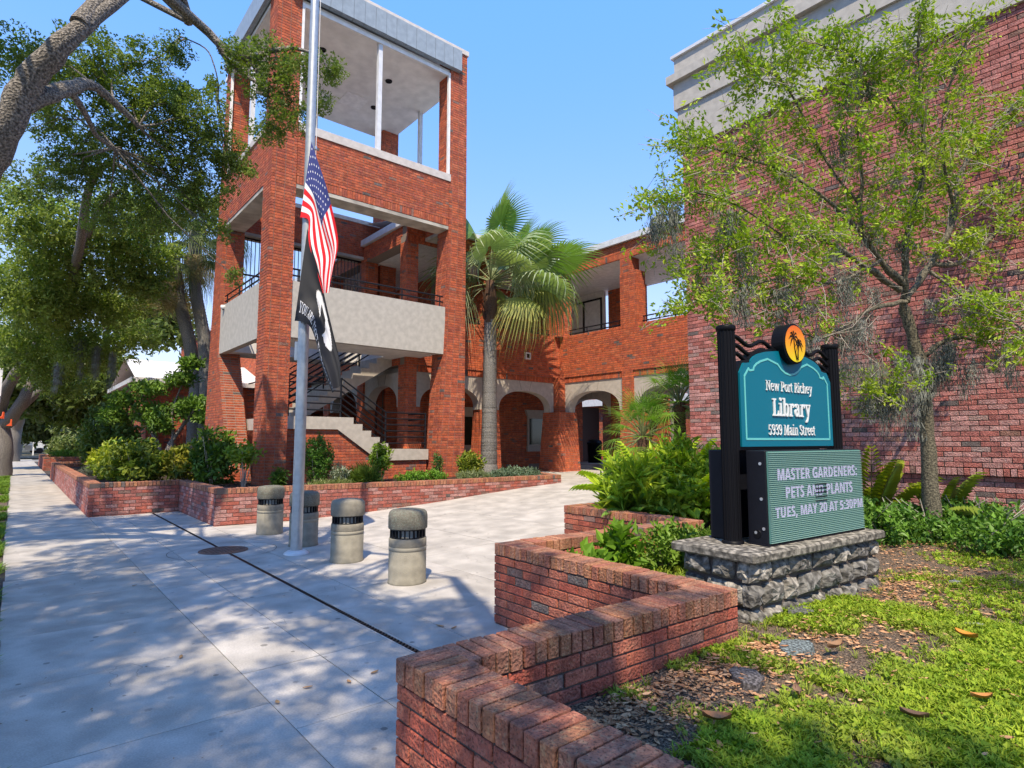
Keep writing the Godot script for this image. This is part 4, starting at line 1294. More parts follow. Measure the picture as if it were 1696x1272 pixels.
func crepe_myrtle():
	var o := thing("crepe_myrtle", "slender multi-limbed tree with sparse bright leaves and hanging moss before the hall", "tree")
	var st := S()
	limb(st, cm_trunk, 12, 5)
	mi("trunk", fin(st), M.myrtle, o)
	var sprig := leafmesh(7, 0.055, 0.027, 0.045, 31, 0.3)
	var xf := []; var col := []
	var tw := S()
	for l in [cm_0, cm_1, cm_2, cm_3, cm_4, cm_5, cm_6, cm_7, cm_8, cm_9, cm_10, cm_11, cm_12, cm_13, cm_14]:
		st = S()
		var s := smooth_path(l, 4, 0.25)
		tube(st, s[0], s[1], 7)
		mi("limb", fin(st), M.myrtle, o)
		var P: Array = s[0]
		var n := P.size()
		var bare: bool = l == cm_9 or l == cm_10
		for k in range(int(n * 0.25), n):
			var t := float(k) / n
			var count := int(lerpf(2.0, 7.0, t))
			if bare: count = 3
			for j in count:
				var dir: Vector3 = (P[mini(k + 1, n - 1)] - P[maxi(k - 1, 0)]).normalized()
				dir = (dir * 0.5 + Vector3(rng.randfn(), rng.randfn() * 0.8 + 0.15, rng.randfn()) * 0.8).normalized()
				var ln := rng.randf_range(0.22, 0.6)
				var a: Vector3 = P[k]
				var m := a + dir * ln * 0.5 + rvec(0.05)
				var e := m + (dir + rvec(0.5)).normalized() * ln * 0.55
				if e.x > 9.45: continue
				tube(tw, [a, m, e], [0.0055, 0.004, 0.002], 4, false)
				for q in 5:
					var e2 := m.lerp(e, rng.randf()) + rvec(0.16)
					if rng.randf() < 0.5: tube(tw, [m.lerp(e, rng.randf()), e2], [0.003, 0.0015], 3, false)
				if bare and rng.randf() < 0.7: continue
				var g := rng.randi_range(4, 7)
				for q in g:
					var p := a.lerp(m, 0.7).lerp(e, float(q) / g + 0.1) + rvec(0.05)
					xf.append(Transform3D(rbasis(rng.randf_range(0.65, 1.2)), p))
					col.append(mixc(Color(0.20, 0.36, 0.022), Color(0.50, 0.62, 0.05)))
	mi("twigs", fin(tw), M.twig, o)
	mm("crown", sprig, M.soft_leaf, xf, col, o)
	var strands := moss.duplicate()
	for k in 26:
		var l: Array = [cm_3, cm_4, cm_8, cm_9, cm_10, cm_12, cm_13][k % 7]
		var q: Array = l[rng.randi_range(1, l.size() - 1)]
		strands.append([q[0] + rng.randf_range(-0.15, 0.15), q[1] - 0.05, q[2] + rng.randf_range(-0.15, 0.15), rng.randf_range(0.2, 0.5)])
	hang_moss(o, strands, 7)
	# grey air plants caught in the twigs
	var tuft := leafmesh(16, 0.10, 0.006, 0.02, 41, 0.0)
	xf = []; col = []
	for l in [cm_3, cm_4, cm_5, cm_10, cm_12, cm_8, cm_1]:
		for k in 7:
			var p: Array = l[rng.randi_range(1, l.size() - 2)]
			xf.append(Transform3D(rbasis(rng.randf_range(0.7, 1.3)), Vector3(p[0], p[1], p[2]) + rvec(0.12)))
			col.append(mixc(Color(0.16, 0.17, 0.14), Color(0.28, 0.28, 0.24)))
	mm("air_plants", tuft, M.moss, xf, col, o)

# a fan leaf on its stalk: the stalk runs along +z from the origin, the blade spreads at its end
func fan(seg: int, stalk: float, R: float, spread: float, split: float, droop: float, tone: Color, tip: Color, seed_: int, curl := 0.25) -> ArrayMesh:
	var r := RandomNumberGenerator.new(); r.seed = seed_
	var st := S()
	st.set_color(Color(0.30, 0.33, 0.15))
	tube(st, [Vector3.ZERO, Vector3(0, stalk * 0.05, stalk * 0.5), Vector3(0, 0, stalk)], [0.022, 0.016, 0.010], 5, false)
	var f := func(a: float, q: float) -> Vector3:
		var x := sin(a) * q * R; var z := cos(a) * q * R
		return Vector3(x, -curl * q * q * R - curl * 0.5 * absf(sin(a)) * q * R * 0.6, stalk + z)
	for i in seg:
		var a0 := -spread / 2 + spread * i / seg
		var a1 := a0 + spread / seg
		var am := (a0 + a1) / 2
		var ln := (0.78 + 0.22 * cos(am * 0.55)) * r.randf_range(0.93, 1.05)
		var dr := droop * r.randf_range(0.6, 1.4)
		var v := r.randf_range(0.8, 1.15)
		var rings := []
		for q in [0.04, split * 0.5, split, lerpf(split, 1.0, 0.35), lerpf(split, 1.0, 0.7), 1.0]:
			var qq: float = q * ln
			var wv := 1.0 if q <= split else pow(1.0 - (q - split) / (1.0 - split), 0.75)
			var half := (a1 - a0) / 2 * wv * (split * ln / maxf(qq, split * ln) if q > split else 1.0)
			var over := maxf(0.0, q - split) / (1.0 - split)
			var dn := Vector3.DOWN * dr * over * over * R
			var pull := 1.0 - 0.35 * minf(dr, 1.2) * over * over
			var m: Vector3 = f.call(am, qq * pull) + dn
			rings.append([f.call(am - half, qq * pull) + dn, m + Vector3.DOWN * 0.10 * half * qq * R * 1.6, f.call(am + half, qq * pull) + dn])
		for k in rings.size() - 1:
			var c := tone.lerp(tip, pow(float(k) / 4.0, 2.0) * r.randf())
			st.set_color(Color(c.r * v, c.g * v, c.b * v))
			quad(st, rings[k][0], rings[k + 1][0], rings[k + 1][1], rings[k][1])
			quad(st, rings[k][1], rings[k + 1][1], rings[k + 1][2], rings[k][2])
	return fin(st)

func put_frond(mesh: Mesh, parent: Node3D, at: Vector3, az: float, el: float, roll: float, s: float, called := "frond"):
	var o := mi(called, mesh, M.soft_leaf, parent)
	var dir := Vector3(cos(az) * cos(el), sin(el), sin(az) * cos(el))
	var side := Vector3.UP.cross(dir)
	if side.length() < 0.05: side = Vector3(-sin(az), 0, cos(az))
	side = side.normalized()
	var b := Basis(side, dir.cross(side), dir) * Basis(Vector3(0, 0, 1), roll)
	o.transform = Transform3D(b.scaled(Vector3.ONE * s), at)

func ringed_trunk(st: SurfaceTool, P: Array, R: Array, step := 0.07):
	var path := []; var rr := []
	for k in P.size() - 1:
		var n := maxi(1, int(P[k].distance_to(P[k + 1]) / step))
		for i in n:
			var t := float(i) / n
			for w in [0.0, 0.75]:
				path.append(P[k].lerp(P[k + 1], t + w / n))
				rr.append(lerpf(R[k], R[k + 1], t) * (1.0 + (0.05 if w == 0.0 else -0.02) + rng.randf_range(-0.015, 0.015)))
	path.append(P[-1]); rr.append(R[-1])
	tube(st, path, rr, 14)

func palms():
	var p := thing("fan_palm", "tall fan palm with drooping grey green fronds beside the tower", "palm tree", Vector3(10.35, 0, -13.3))
	var st := S()
	ringed_trunk(st, [Vector3(0, 0.5, 0), Vector3(0, 0.8, 0), Vector3(0.02, 2.8, 0), Vector3(0.04, 5.0, 0.0)], [0.29, 0.235, 0.20, 0.18])
	mi("trunk", fin(st), M.palm_trunk, p)
	st = S()
	for k in 26:
		var a := 2.4 * k; var y := 4.85 + 0.04 * k
		var q := Vector3(cos(a), 0, sin(a))
		var s := Vector3(-sin(a), 0, cos(a)) * 0.075
		quad(st, q * 0.165 + Vector3.UP * y - s, q * 0.23 + Vector3.UP * (y + 0.24) - s * 0.35, q * 0.23 + Vector3.UP * (y + 0.24) + s * 0.35, q * 0.165 + Vector3.UP * y + s)
	tube(st, [Vector3(0.04, 4.9, 0), Vector3(0.04, 5.45, 0), Vector3(0.04, 6.15, 0)], [0.18, 0.2, 0.12], 12)
	mi("leaf_bases", fin(st), M.boot, p)
	var young := [fan(44, 1.55, 1.05, 4.9, 0.55, 0.06, Color(0.230, 0.392, 0.061), Color(0.297, 0.378, 0.162), 1, 0.12), fan(44, 1.5, 1.0, 4.7, 0.52, 0.15, Color(0.189, 0.338, 0.081), Color(0.338, 0.405, 0.230), 2, 0.2)]
	var mid := [fan(44, 1.15, 1.15, 5.0, 0.5, 0.26, Color(0.284, 0.378, 0.189), Color(0.621, 0.675, 0.486), 3, 0.2), fan(44, 1.1, 1.1, 5.0, 0.46, 0.42, Color(0.243, 0.351, 0.176), Color(0.594, 0.648, 0.472), 4, 0.3)]
	var old := [fan(44, 1.1, 1.15, 5.0, 0.40, 0.9, Color(0.324, 0.378, 0.108), Color(0.750, 0.621, 0.216), 5, 0.45), fan(44, 1.0, 1.05, 5.0, 0.38, 1.1, Color(0.257, 0.351, 0.176), Color(0.594, 0.608, 0.405), 6, 0.5)]
	var top := Vector3(0.04, 6.1, 0)
	# azimuth, elevation in degrees, roll, kind
	var list := [[75, 80, 0.9, 0, 0], [262, 66, 0.3, 0, 1], [5, 52, -0.7, 0, 0], [330, 58, 0.6, 0, 1], [110, 58, 0.5, 0, 1], [35, 40, -0.6, 0, 1], [300, 44, 0.5, 1, 0], [80, 42, 0.6, 1, 1], [238, 40, 0.4, 1, 0],
		[350, 30, 0.7, 1, 1], [55, 24, -0.5, 1, 0], [125, 32, 0.4, 1, 1], [224, 16, 0.3, 1, 1], [20, 14, 0.6, 1, 0], [280, 20, 0.3, 1, 1], [95, 10, -0.5, 1, 0], [5, -8, -0.5, 2, 0], [40, -10, 0.5, 2, 1],
		[232, -12, 0.3, 2, 1], [320, 2, 0.4, 1, 1], [70, -26, 0.3, 2, 0], [345, -22, 0.4, 2, 1]]
	list += [[32, 6, 0.5, 2, 0], [52, -6, -0.5, 1, 1], [18, 26, 0.6, 1, 0], [42, 18, -0.4, 0, 1]]
	for f in list:
		var set_: Array = [young, mid, old][f[3]]
		put_frond(set_[f[4]], p, top + Vector3.UP * (0.12 * sin(deg_to_rad(f[1]))), deg_to_rad(f[0] + rng.randf_range(-6, 6)), deg_to_rad(f[1]), f[2], rng.randf_range(1.0, 1.16) * (1.22 if f[0] in [32, 52, 18, 42] else 1.0))
	# two cabbage palms left of the tower
	var cab := [fan(30, 1.2, 0.95, 4.2, 0.3, 0.7, Color(0.08, 0.14, 0.04), Color(0.16, 0.20, 0.09), 11, 0.4), fan(30, 1.1, 0.9, 4.2, 0.3, 1.0, Color(0.11, 0.16, 0.05), Color(0.20, 0.22, 0.12), 12, 0.5)]
	var dead := fan(26, 0.9, 0.95, 4.0, 0.25, 1.6, Color(0.50, 0.39, 0.22), Color(0.6, 0.5, 0.32), 13, 0.8)
	var specs := [["leaning cabbage palm with shaggy skirt of dead fronds left of tower", [Vector3(4.72, 0.5, -22.3), Vector3(4.66, 3.3, -22.2), Vector3(4.36, 4.9, -22.2), Vector3(4.02, 6.2, -22.3), Vector3(3.78, 7.7, -22.4)]],
		["taller straighter cabbage palm touching the leaning one beside the tower", [Vector3(5.0, 0.5, -22.0), Vector3(4.92, 3.0, -21.9), Vector3(4.75, 5.0, -21.9), Vector3(4.42, 6.6, -22.0), Vector3(4.35, 8.6, -22.0)]]]
	for k in 2:
		var c := thing("cabbage_palm", specs[k][0], "palm tree", Vector3.ZERO, 0.0, "cabbage palms left of the tower")
		st = S()
		ringed_trunk(st, specs[k][1], [0.27, 0.22, 0.2, 0.19, 0.2], 0.1)
		mi("trunk", fin(st), M.palm_trunk, c)
		var head: Vector3 = specs[k][1][4]
		for j in 20: put_frond(cab[j % 2], c, head, j * 2.4, deg_to_rad(lerpf(70, -25, j / 20.0)), 0.0, 1.1)
		for j in (16 if k == 0 else 9): put_frond(dead, c, head + Vector3.DOWN * (0.1 + 0.07 * (j % 8)), j * 2.1, deg_to_rad(-62 - 2 * (j % 7)), 0.0, 0.85, "dead_frond")
	# two small spiky palms behind the corner of the hall
	var spiky := [fan(22, 0.62, 0.52, 4.4, 0.16, 0.15, Color(0.19, 0.37, 0.04), Color(0.32, 0.46, 0.08), 21, 0.1), fan(22, 0.6, 0.5, 4.2, 0.16, 0.3, Color(0.15, 0.31, 0.04), Color(0.28, 0.40, 0.08), 22, 0.2)]
	var sp := [["taller spiky green fan palm close to the hall's corner", Vector3(10.75, 0.4, -7.25), 1.9], ["lower spreading spiky fan palm in front of the right arch", Vector3(10.15, 0.4, -7.75), 1.2]]
	for s in sp:
		var c := thing("small_fan_palm", s[0], "palm", s[1], 0.0, "spiky palms beside the hall")
		st = S(); ringed_trunk(st, [Vector3.ZERO, Vector3(0, s[2], 0)], [0.13, 0.12]); mi("trunk", fin(st), M.boot, c)
		for j in 34: put_frond(spiky[j % 2], c, Vector3(0, s[2] - 0.02 * (j % 6), 0), j * 2.4, deg_to_rad(lerpf(82, -35, j / 34.0)), 0.0, rng.randf_range(0.85, 1.15))

# ---------------------------------------------------------------- small plants
func pinnate(len_: float, pairs: int, leaf: float, wid: float, arch: float, tone: Color, seed_: int) -> ArrayMesh:
	var r := RandomNumberGenerator.new(); r.seed = seed_
	var st := S()
	var at := func(t: float) -> Vector3: return Vector3(0, -arch * t * t * len_, t * len_)
	st.set_color(Color(0.24, 0.26, 0.08))
	tube(st, [at.call(0.0), at.call(0.35), at.call(0.7), at.call(1.0)], [0.008, 0.006, 0.004, 0.002], 4, false)
	for k in pairs:
		var t := 0.18 + 0.82 * k / pairs
		var p: Vector3 = at.call(t)
		var l := leaf * sin(PI * (0.18 + 0.78 * k / pairs)) * r.randf_range(0.9, 1.1)
		for s in [-1.0, 1.0]:
			var d := Vector3(s, 0.22, 0.55).normalized()
			var e := p + d * l + Vector3.DOWN * l * 0.15
			var w := Vector3(0, -0.1, wid)
			var v := r.randf_range(0.8, 1.2)
			st.set_color(Color(tone.r * v, tone.g * v, tone.b * v))
			var m := p + d * l * 0.5 + Vector3.UP * l * 0.04
			tri(st, p, m + w, e); tri(st, p, e, m - w * 0.6)
	return fin(st)

func tufted(called: String, label: String, cat: String, at: Vector3, fronds: Array, n: int, el0: float, el1: float, s: float, group := ""):
	var o := thing(called, label, cat, at, rng.randf() * TAU_, group)
	for j in n: put_frond(fronds[j % fronds.size()], o, Vector3(0, 0.02, 0) + rvec(0.02), j * 2.4 + rng.randf_range(-0.3, 0.3), deg_to_rad(lerpf(el0, el1, float(j) / n) + rng.randf_range(-8, 8)), 0.0, s * rng.randf_range(0.75, 1.15))
	return o

func shrub(called: String, label: String, cat: String, at: Vector3, r: Vector3, n: int, clump: Mesh, ca: Color, cb: Color, stems := 5, group := "", s0 := 0.8, s1 := 1.3, lift := 1.0, gap := -0.25):
	var o := thing(called, label, cat, at, 0.0, group)
	var st := S()
	for k in stems:
		var e := Vector3(rng.randf_range(-0.7, 0.7) * r.x, lift * r.y + rng.randf_range(0.0, 0.7) * r.y, rng.randf_range(-0.7, 0.7) * r.z)
		tube(st, [Vector3(rng.randf_range(-0.1, 0.1) * r.x, -0.05, rng.randf_range(-0.1, 0.1) * r.z), Vector3(e.x * 0.5, e.y * 0.45, e.z * 0.4) + rvec(0.03), e], [0.012, 0.009, 0.004], 5, false)
	mi("stem", fin(st), M.twig, o)
	var xf := []; var col := []
	fill(xf, col, Vector3(0, lift * r.y, 0), r, n, s0, s1, ca, cb, gap, 2.2)
	mm("foliage", clump, M.leaf, xf, col, o)
	return o

func planting():
	var broad := leafmesh(9, 0.12, 0.065, 0.08, 51, 0.5)
	var small := leafmesh(11, 0.05, 0.026, 0.05, 52, 0.4)
	var thin := leafmesh(14, 0.11, 0.012, 0.03, 53, 0.9)
	var gl := Color(0.15, 0.29, 0.03); var gd := Color(0.05, 0.115, 0.02); var ye := Color(0.50, 0.52, 0.04)
	# left planter
	shrub("croton_shrub", "yellow speckled croton shrub at left end of the long planter", "shrub", Vector3(1.95, 0.5, -17.6), Vector3(0.5, 0.5, 0.9), 230, broad, gl, ye, 7, "crotons in the long planter")
	shrub("croton_shrub", "dense dark croton shrub right behind the planter's left corner", "shrub", Vector3(2.15, 0.5, -15.6), Vector3(0.68, 0.52, 0.75), 250, broad, gd, Color(0.32, 0.38, 0.04), 10, "crotons in the long planter", 0.8, 1.4, 1.0, -0.08)
	shrub("croton_shrub", "rounded dark croton in the middle of the crotons", "shrub", Vector3(3.1, 0.5, -15.2), Vector3(0.55, 0.48, 0.6), 200, broad, gd, Color(0.40, 0.36, 0.04), 10, "crotons in the long planter", 0.8, 1.4, 1.0, -0.05)
	shrub("croton_shrub", "tallest dark glossy croton before the tower's left column", "shrub", Vector3(3.35, 0.5, -14.0), Vector3(0.45, 0.64, 0.55), 240, broad, gd, Color(0.20, 0.32, 0.04), 10, "crotons in the long planter", 0.8, 1.4, 1.0, -0.08)
	shrub("croton_shrub", "thin leggy light green shrub at the near corner of planter", "shrub", Vector3(3.62, 0.5, -12.75), Vector3(0.32, 0.18, 0.32), 60, broad, gl, Color(0.28, 0.36, 0.04), 9, "crotons in the long planter", 0.8, 1.2, 4.0)
	shrub("bromeliad_clump", "low grey green clump beside the sidewalk wall", "plant", Vector3(1.75, 0.5, -19.6), Vector3(0.3, 0.2, 0.5), 90, thin, Color(0.16, 0.2, 0.12), Color(0.3, 0.33, 0.24), 3)
	# small tree in the planter
	var lt := thing("ligustrum_tree", "small multi-trunked spreading tree among the crotons in the long planter", "tree")
	var st := S()
	for b in [[[3.55, 0.5, -19.9, 0.1], [3.5, 1.2, -19.9, 0.08], [3.8, 1.9, -19.7, 0.05], [4.1, 2.5, -19.4, 0.03]], [[3.45, 0.5, -20.0, 0.09], [3.3, 1.3, -20.1, 0.07], [3.0, 2.0, -20.4, 0.045], [2.6, 2.6, -20.7, 0.03]], [[3.5, 0.5, -19.8, 0.07], [3.6, 1.6, -19.8, 0.05], [3.55, 2.4, -19.8, 0.03], [3.8, 3.4, -19.5, 0.02]]]: limb(st, b, 8)
	mi("trunk", fin(st), M.oak, lt)
	var xf := []; var col := []
	for b in [[3.0, 2.3, -20.4, 0.5], [3.6, 2.4, -19.8, 0.5], [2.5, 2.7, -20.8, 0.45], [4.1, 2.5, -19.3, 0.45], [3.0, 3.0, -20.2, 0.45], [3.7, 3.3, -19.6, 0.4], [4.3, 2.2, -19.2, 0.3], [3.9, 3.75, -19.4, 0.25], [2.2, 2.2, -20.9, 0.35], [3.3, 2.0, -20.0, 0.4]]:
		fill(xf, col, Vector3(b[0], b[1], b[2]), Vector3(1.1, 0.6, 1.1) * b[3], 70, 0.9, 1.4, Color(0.09, 0.18, 0.03), Color(0.22, 0.36, 0.05), -0.1, 2.0)
	mm("crown", broad, M.leaf, xf, col, lt)
	shrub("green_thicket", "tall light green thicket left of the small tree", "shrub", Vector3(2.5, 0.4, -24.5), Vector3(0.9, 1.2, 1.6), 420, broad, Color(0.07, 0.13, 0.03), Color(0.17, 0.25, 0.05), 8, "", 1.2, 2.0)
	# strip before the tower
	shrub("round_bush", "clipped round dark green bush beneath the stair landing", "shrub", Vector3(4.98, 0.55, -12.35), Vector3(0.30, 0.56, 0.3), 420, small, Color(0.05, 0.13, 0.02), Color(0.12, 0.26, 0.03), 6, "", 0.9, 1.3, 1.0, -0.6)
	shrub("silver_shrub", "pale silvery shrub right of the round bush", "shrub", Vector3(5.35, 0.55, -12.1), Vector3(0.2, 0.22, 0.2), 130, small, Color(0.22, 0.26, 0.18), Color(0.36, 0.4, 0.3), 6)
	shrub("grass_clump", "fountain of thin green grass in the tower strip", "grass clump", Vector3(5.95, 0.5, -12.1), Vector3(0.28, 0.12, 0.2), 90, leafmesh(22, 0.32, 0.008, 0.02, 54, 1.2), Color(0.16, 0.26, 0.04), Color(0.28, 0.38, 0.08), 3)
	shrub("thin_shrub", "tall thin leggy shrub in front of the stair", "shrub", Vector3(6.4, 0.5, -12.2), Vector3(0.24, 0.42, 0.24), 90, broad, Color(0.10, 0.22, 0.02), Color(0.26, 0.36, 0.05), 8, "", 0.7, 1.0, 1.4, -0.1)
	shrub("low_green_plants", "low bright green plants along the wall below the stair", "plants", Vector3(7.35, 0.5, -12.0), Vector3(0.75, 0.14, 0.25), 260, small, Color(0.10, 0.24, 0.02), Color(0.2, 0.38, 0.04), 6)
	shrub("slender_plant", "slender upright plant against the right tower column", "plant", Vector3(8.05, 0.5, -12.4), Vector3(0.14, 0.36, 0.14), 90, small, Color(0.06, 0.14, 0.03), Color(0.14, 0.24, 0.05), 4)
	shrub("dark_seedling", "small glossy plant at the foot of the near tower column", "plant", Vector3(4.16, 0.5, -12.3), Vector3(0.13, 0.24, 0.13), 60, broad, gd, Color(0.14, 0.24, 0.03), 3, "", 0.6, 0.9)
	shrub("yellow_green_bush", "loose yellow green bush just left of the fan palm trunk", "shrub", Vector3(8.75, 0.5, -12.0), Vector3(0.32, 0.36, 0.3), 150, broad, Color(0.12, 0.2, 0.02), Color(0.38, 0.38, 0.05), 7, "", 0.7, 1.0)
	shrub("silver_groundcover", "mat of silvery green groundcover round the fan palm's foot", "groundcover", Vector3(9.75, 0.52, -11.45), Vector3(0.8, 0.16, 0.5), 520, small, Color(0.10, 0.17, 0.10), Color(0.24, 0.32, 0.22), 6, "", 0.8, 1.2, 0.8, -0.6)
	shrub("pale_weeds", "pale low weeds at the base of the right tower column", "weeds", Vector3(8.55, 0.52, -11.6), Vector3(0.5, 0.1, 0.3), 120, thin, Color(0.2, 0.26, 0.12), Color(0.36, 0.4, 0.22), 3)
	shrub("sparse_weeds", "thin scattering of weeds behind the near bollards' wall", "weeds", Vector3(5.0, 0.52, -11.65), Vector3(0.5, 0.07, 0.25), 60, thin, Color(0.2, 0.26, 0.08), Color(0.36, 0.4, 0.15), 2)
	# ferny bed on the right
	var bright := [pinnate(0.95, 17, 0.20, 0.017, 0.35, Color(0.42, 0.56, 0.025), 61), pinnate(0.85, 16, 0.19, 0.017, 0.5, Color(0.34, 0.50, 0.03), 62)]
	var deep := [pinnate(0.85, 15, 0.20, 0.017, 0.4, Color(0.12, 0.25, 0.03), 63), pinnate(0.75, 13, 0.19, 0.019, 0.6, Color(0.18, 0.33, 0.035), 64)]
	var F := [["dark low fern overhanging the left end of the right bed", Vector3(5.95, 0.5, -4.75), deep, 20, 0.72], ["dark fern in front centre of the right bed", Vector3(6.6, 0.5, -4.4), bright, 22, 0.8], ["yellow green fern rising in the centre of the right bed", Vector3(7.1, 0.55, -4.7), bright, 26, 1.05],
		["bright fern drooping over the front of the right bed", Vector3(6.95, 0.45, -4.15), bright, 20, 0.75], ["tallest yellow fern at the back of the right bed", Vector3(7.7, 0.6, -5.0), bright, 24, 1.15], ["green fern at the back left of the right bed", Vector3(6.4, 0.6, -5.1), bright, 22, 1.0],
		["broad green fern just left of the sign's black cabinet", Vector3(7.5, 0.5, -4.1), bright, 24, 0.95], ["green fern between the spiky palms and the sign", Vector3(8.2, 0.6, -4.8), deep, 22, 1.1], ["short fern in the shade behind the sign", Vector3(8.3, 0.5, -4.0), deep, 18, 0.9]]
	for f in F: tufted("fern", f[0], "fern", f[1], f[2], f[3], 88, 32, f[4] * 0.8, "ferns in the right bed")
	for s in [["dark leafy shrub filling the right bed behind the corner of its wall", Vector3(6.5, 0.4, -4.6), Vector3(0.6, 0.3, 0.5)], ["dark leafy shrub filling the right bed beside the hall", Vector3(7.8, 0.4, -4.5), Vector3(0.8, 0.35, 0.55)]]:
		shrub("leafy_shrub", s[0], "shrub", s[1], s[2], 320, broad, gl, Color(0.36, 0.46, 0.04), 7, "shrubs in the right bed")
	var strap := leafmesh(10, 0.22, 0.055, 0.07, 58, 0.9)
	for q in [["upright yellow green leafy plant at the left of the right bed", Vector3(6.15, 0.5, -4.85), Vector3(0.45, 0.36, 0.4)], ["tallest yellow green leafy plant in the middle of right bed", Vector3(6.95, 0.5, -4.75), Vector3(0.5, 0.5, 0.45)], ["yellow green leafy plant next to the black cabinet of the sign", Vector3(7.7, 0.5, -4.35), Vector3(0.5, 0.42, 0.4)]]:
		shrub("leafy_plant", q[0], "plant", q[1], q[2], 190, strap, Color(0.16, 0.32, 0.02), Color(0.50, 0.60, 0.04), 8, "leafy plants in the right bed", 0.7, 1.2, 1.0, -0.15)
	tufted("fern", "yellow fern with upright fronds against the hall beside the sign", "fern", Vector3(8.05, 0.4, -2.75), [pinnate(1.0, 18, 0.2, 0.022, 0.25, Color(0.34, 0.40, 0.04), 65)], 9, 85, 40, 0.95, "ferns by the hall")
	tufted("fern", "small green fern right of the crepe myrtle trunk", "fern", Vector3(8.6, 0.4, -2.15), [pinnate(0.9, 16, 0.18, 0.022, 0.3, Color(0.22, 0.30, 0.04), 66)], 8, 80, 30, 0.85, "ferns by the hall")
	# hedge along the hall
	var h := thing("hedge", "low dark leafy hedge along the foot of the hall", "hedge")
	xf = []; col = []
	st = S()
	for k in 16:
		var c := Vector3(6.9 + 2.5 * rng.randf(), 0.36, -2.6 + 3.2 * k / 16.0)
		c.x = lerpf(7.2, 9.2, rng.randf()) - 0.35 * k / 16.0
		for j in 4: tube(st, [c, c + Vector3(rng.randf_range(-0.2, 0.2), 0.25, rng.randf_range(-0.2, 0.2)), c + Vector3(rng.randf_range(-0.3, 0.3), 0.5, rng.randf_range(-0.3, 0.3))], [0.01, 0.008, 0.004], 4, false)
		fill(xf, col, c + Vector3(0, rng.randf_range(0.1, 0.24), 0), Vector3(0.5, rng.randf_range(0.2, 0.34), 0.42), 190, 0.9, 1.6, Color(0.06, 0.16, 0.025), Color(0.20, 0.38, 0.05), -0.08, 3.5)
	mi("stems", fin(st), M.twig, h)
	mm("foliage", small, M.leaf, xf, col, h)
	# weeds in the stepped bed
	shrub("leafy_weed", "broad leaved weed in the left corner of the stepped bed", "weed", Vector3(3.6, 0.36, -3.35), Vector3(0.2, 0.09, 0.14), 40, broad, gl, Color(0.2, 0.36, 0.03), 4, "weeds in the stepped bed")
	shrub("leafy_weed", "tall broad leaved weed beside the stepped wall", "weed", Vector3(3.98, 0.36, -3.3), Vector3(0.12, 0.2, 0.12), 36, broad, gl, Color(0.22, 0.38, 0.03), 3, "weeds in the stepped bed")
	shrub("leafy_weed", "bushy weed with red flower heads in the stepped bed", "weed", Vector3(4.5, 0.36, -3.2), Vector3(0.36, 0.2, 0.24), 170, small, gl, Color(0.22, 0.34, 0.05), 6, "weeds in the stepped bed")
	shrub("leafy_weed", "low weed behind the bushy one near the sign base", "weed", Vector3(5.1, 0.36, -3.3), Vector3(0.4, 0.14, 0.2), 130, small, gl, Color(0.2, 0.3, 0.06), 5, "weeds in the stepped bed")
	# bushes along the far verge side
	shrub("street_bush", "pale roadside bushes at the far end of the sidewalk", "shrub", Vector3(3.4, 0.0, -56.0), Vector3(1.6, 0.9, 1.5), 260, broad, Color(0.12, 0.17, 0.05), Color(0.26, 0.3, 0.1), 4, "", 2.0, 3.2)
	shrub("street_bush", "green clipped bushes behind the far planter wall", "shrub", Vector3(2.4, 0.6, -41.5), Vector3(0.9, 0.16, 2.6), 360, small, Color(0.09, 0.2, 0.02), Color(0.2, 0.36, 0.04), 4, "", 1.2, 2.0)

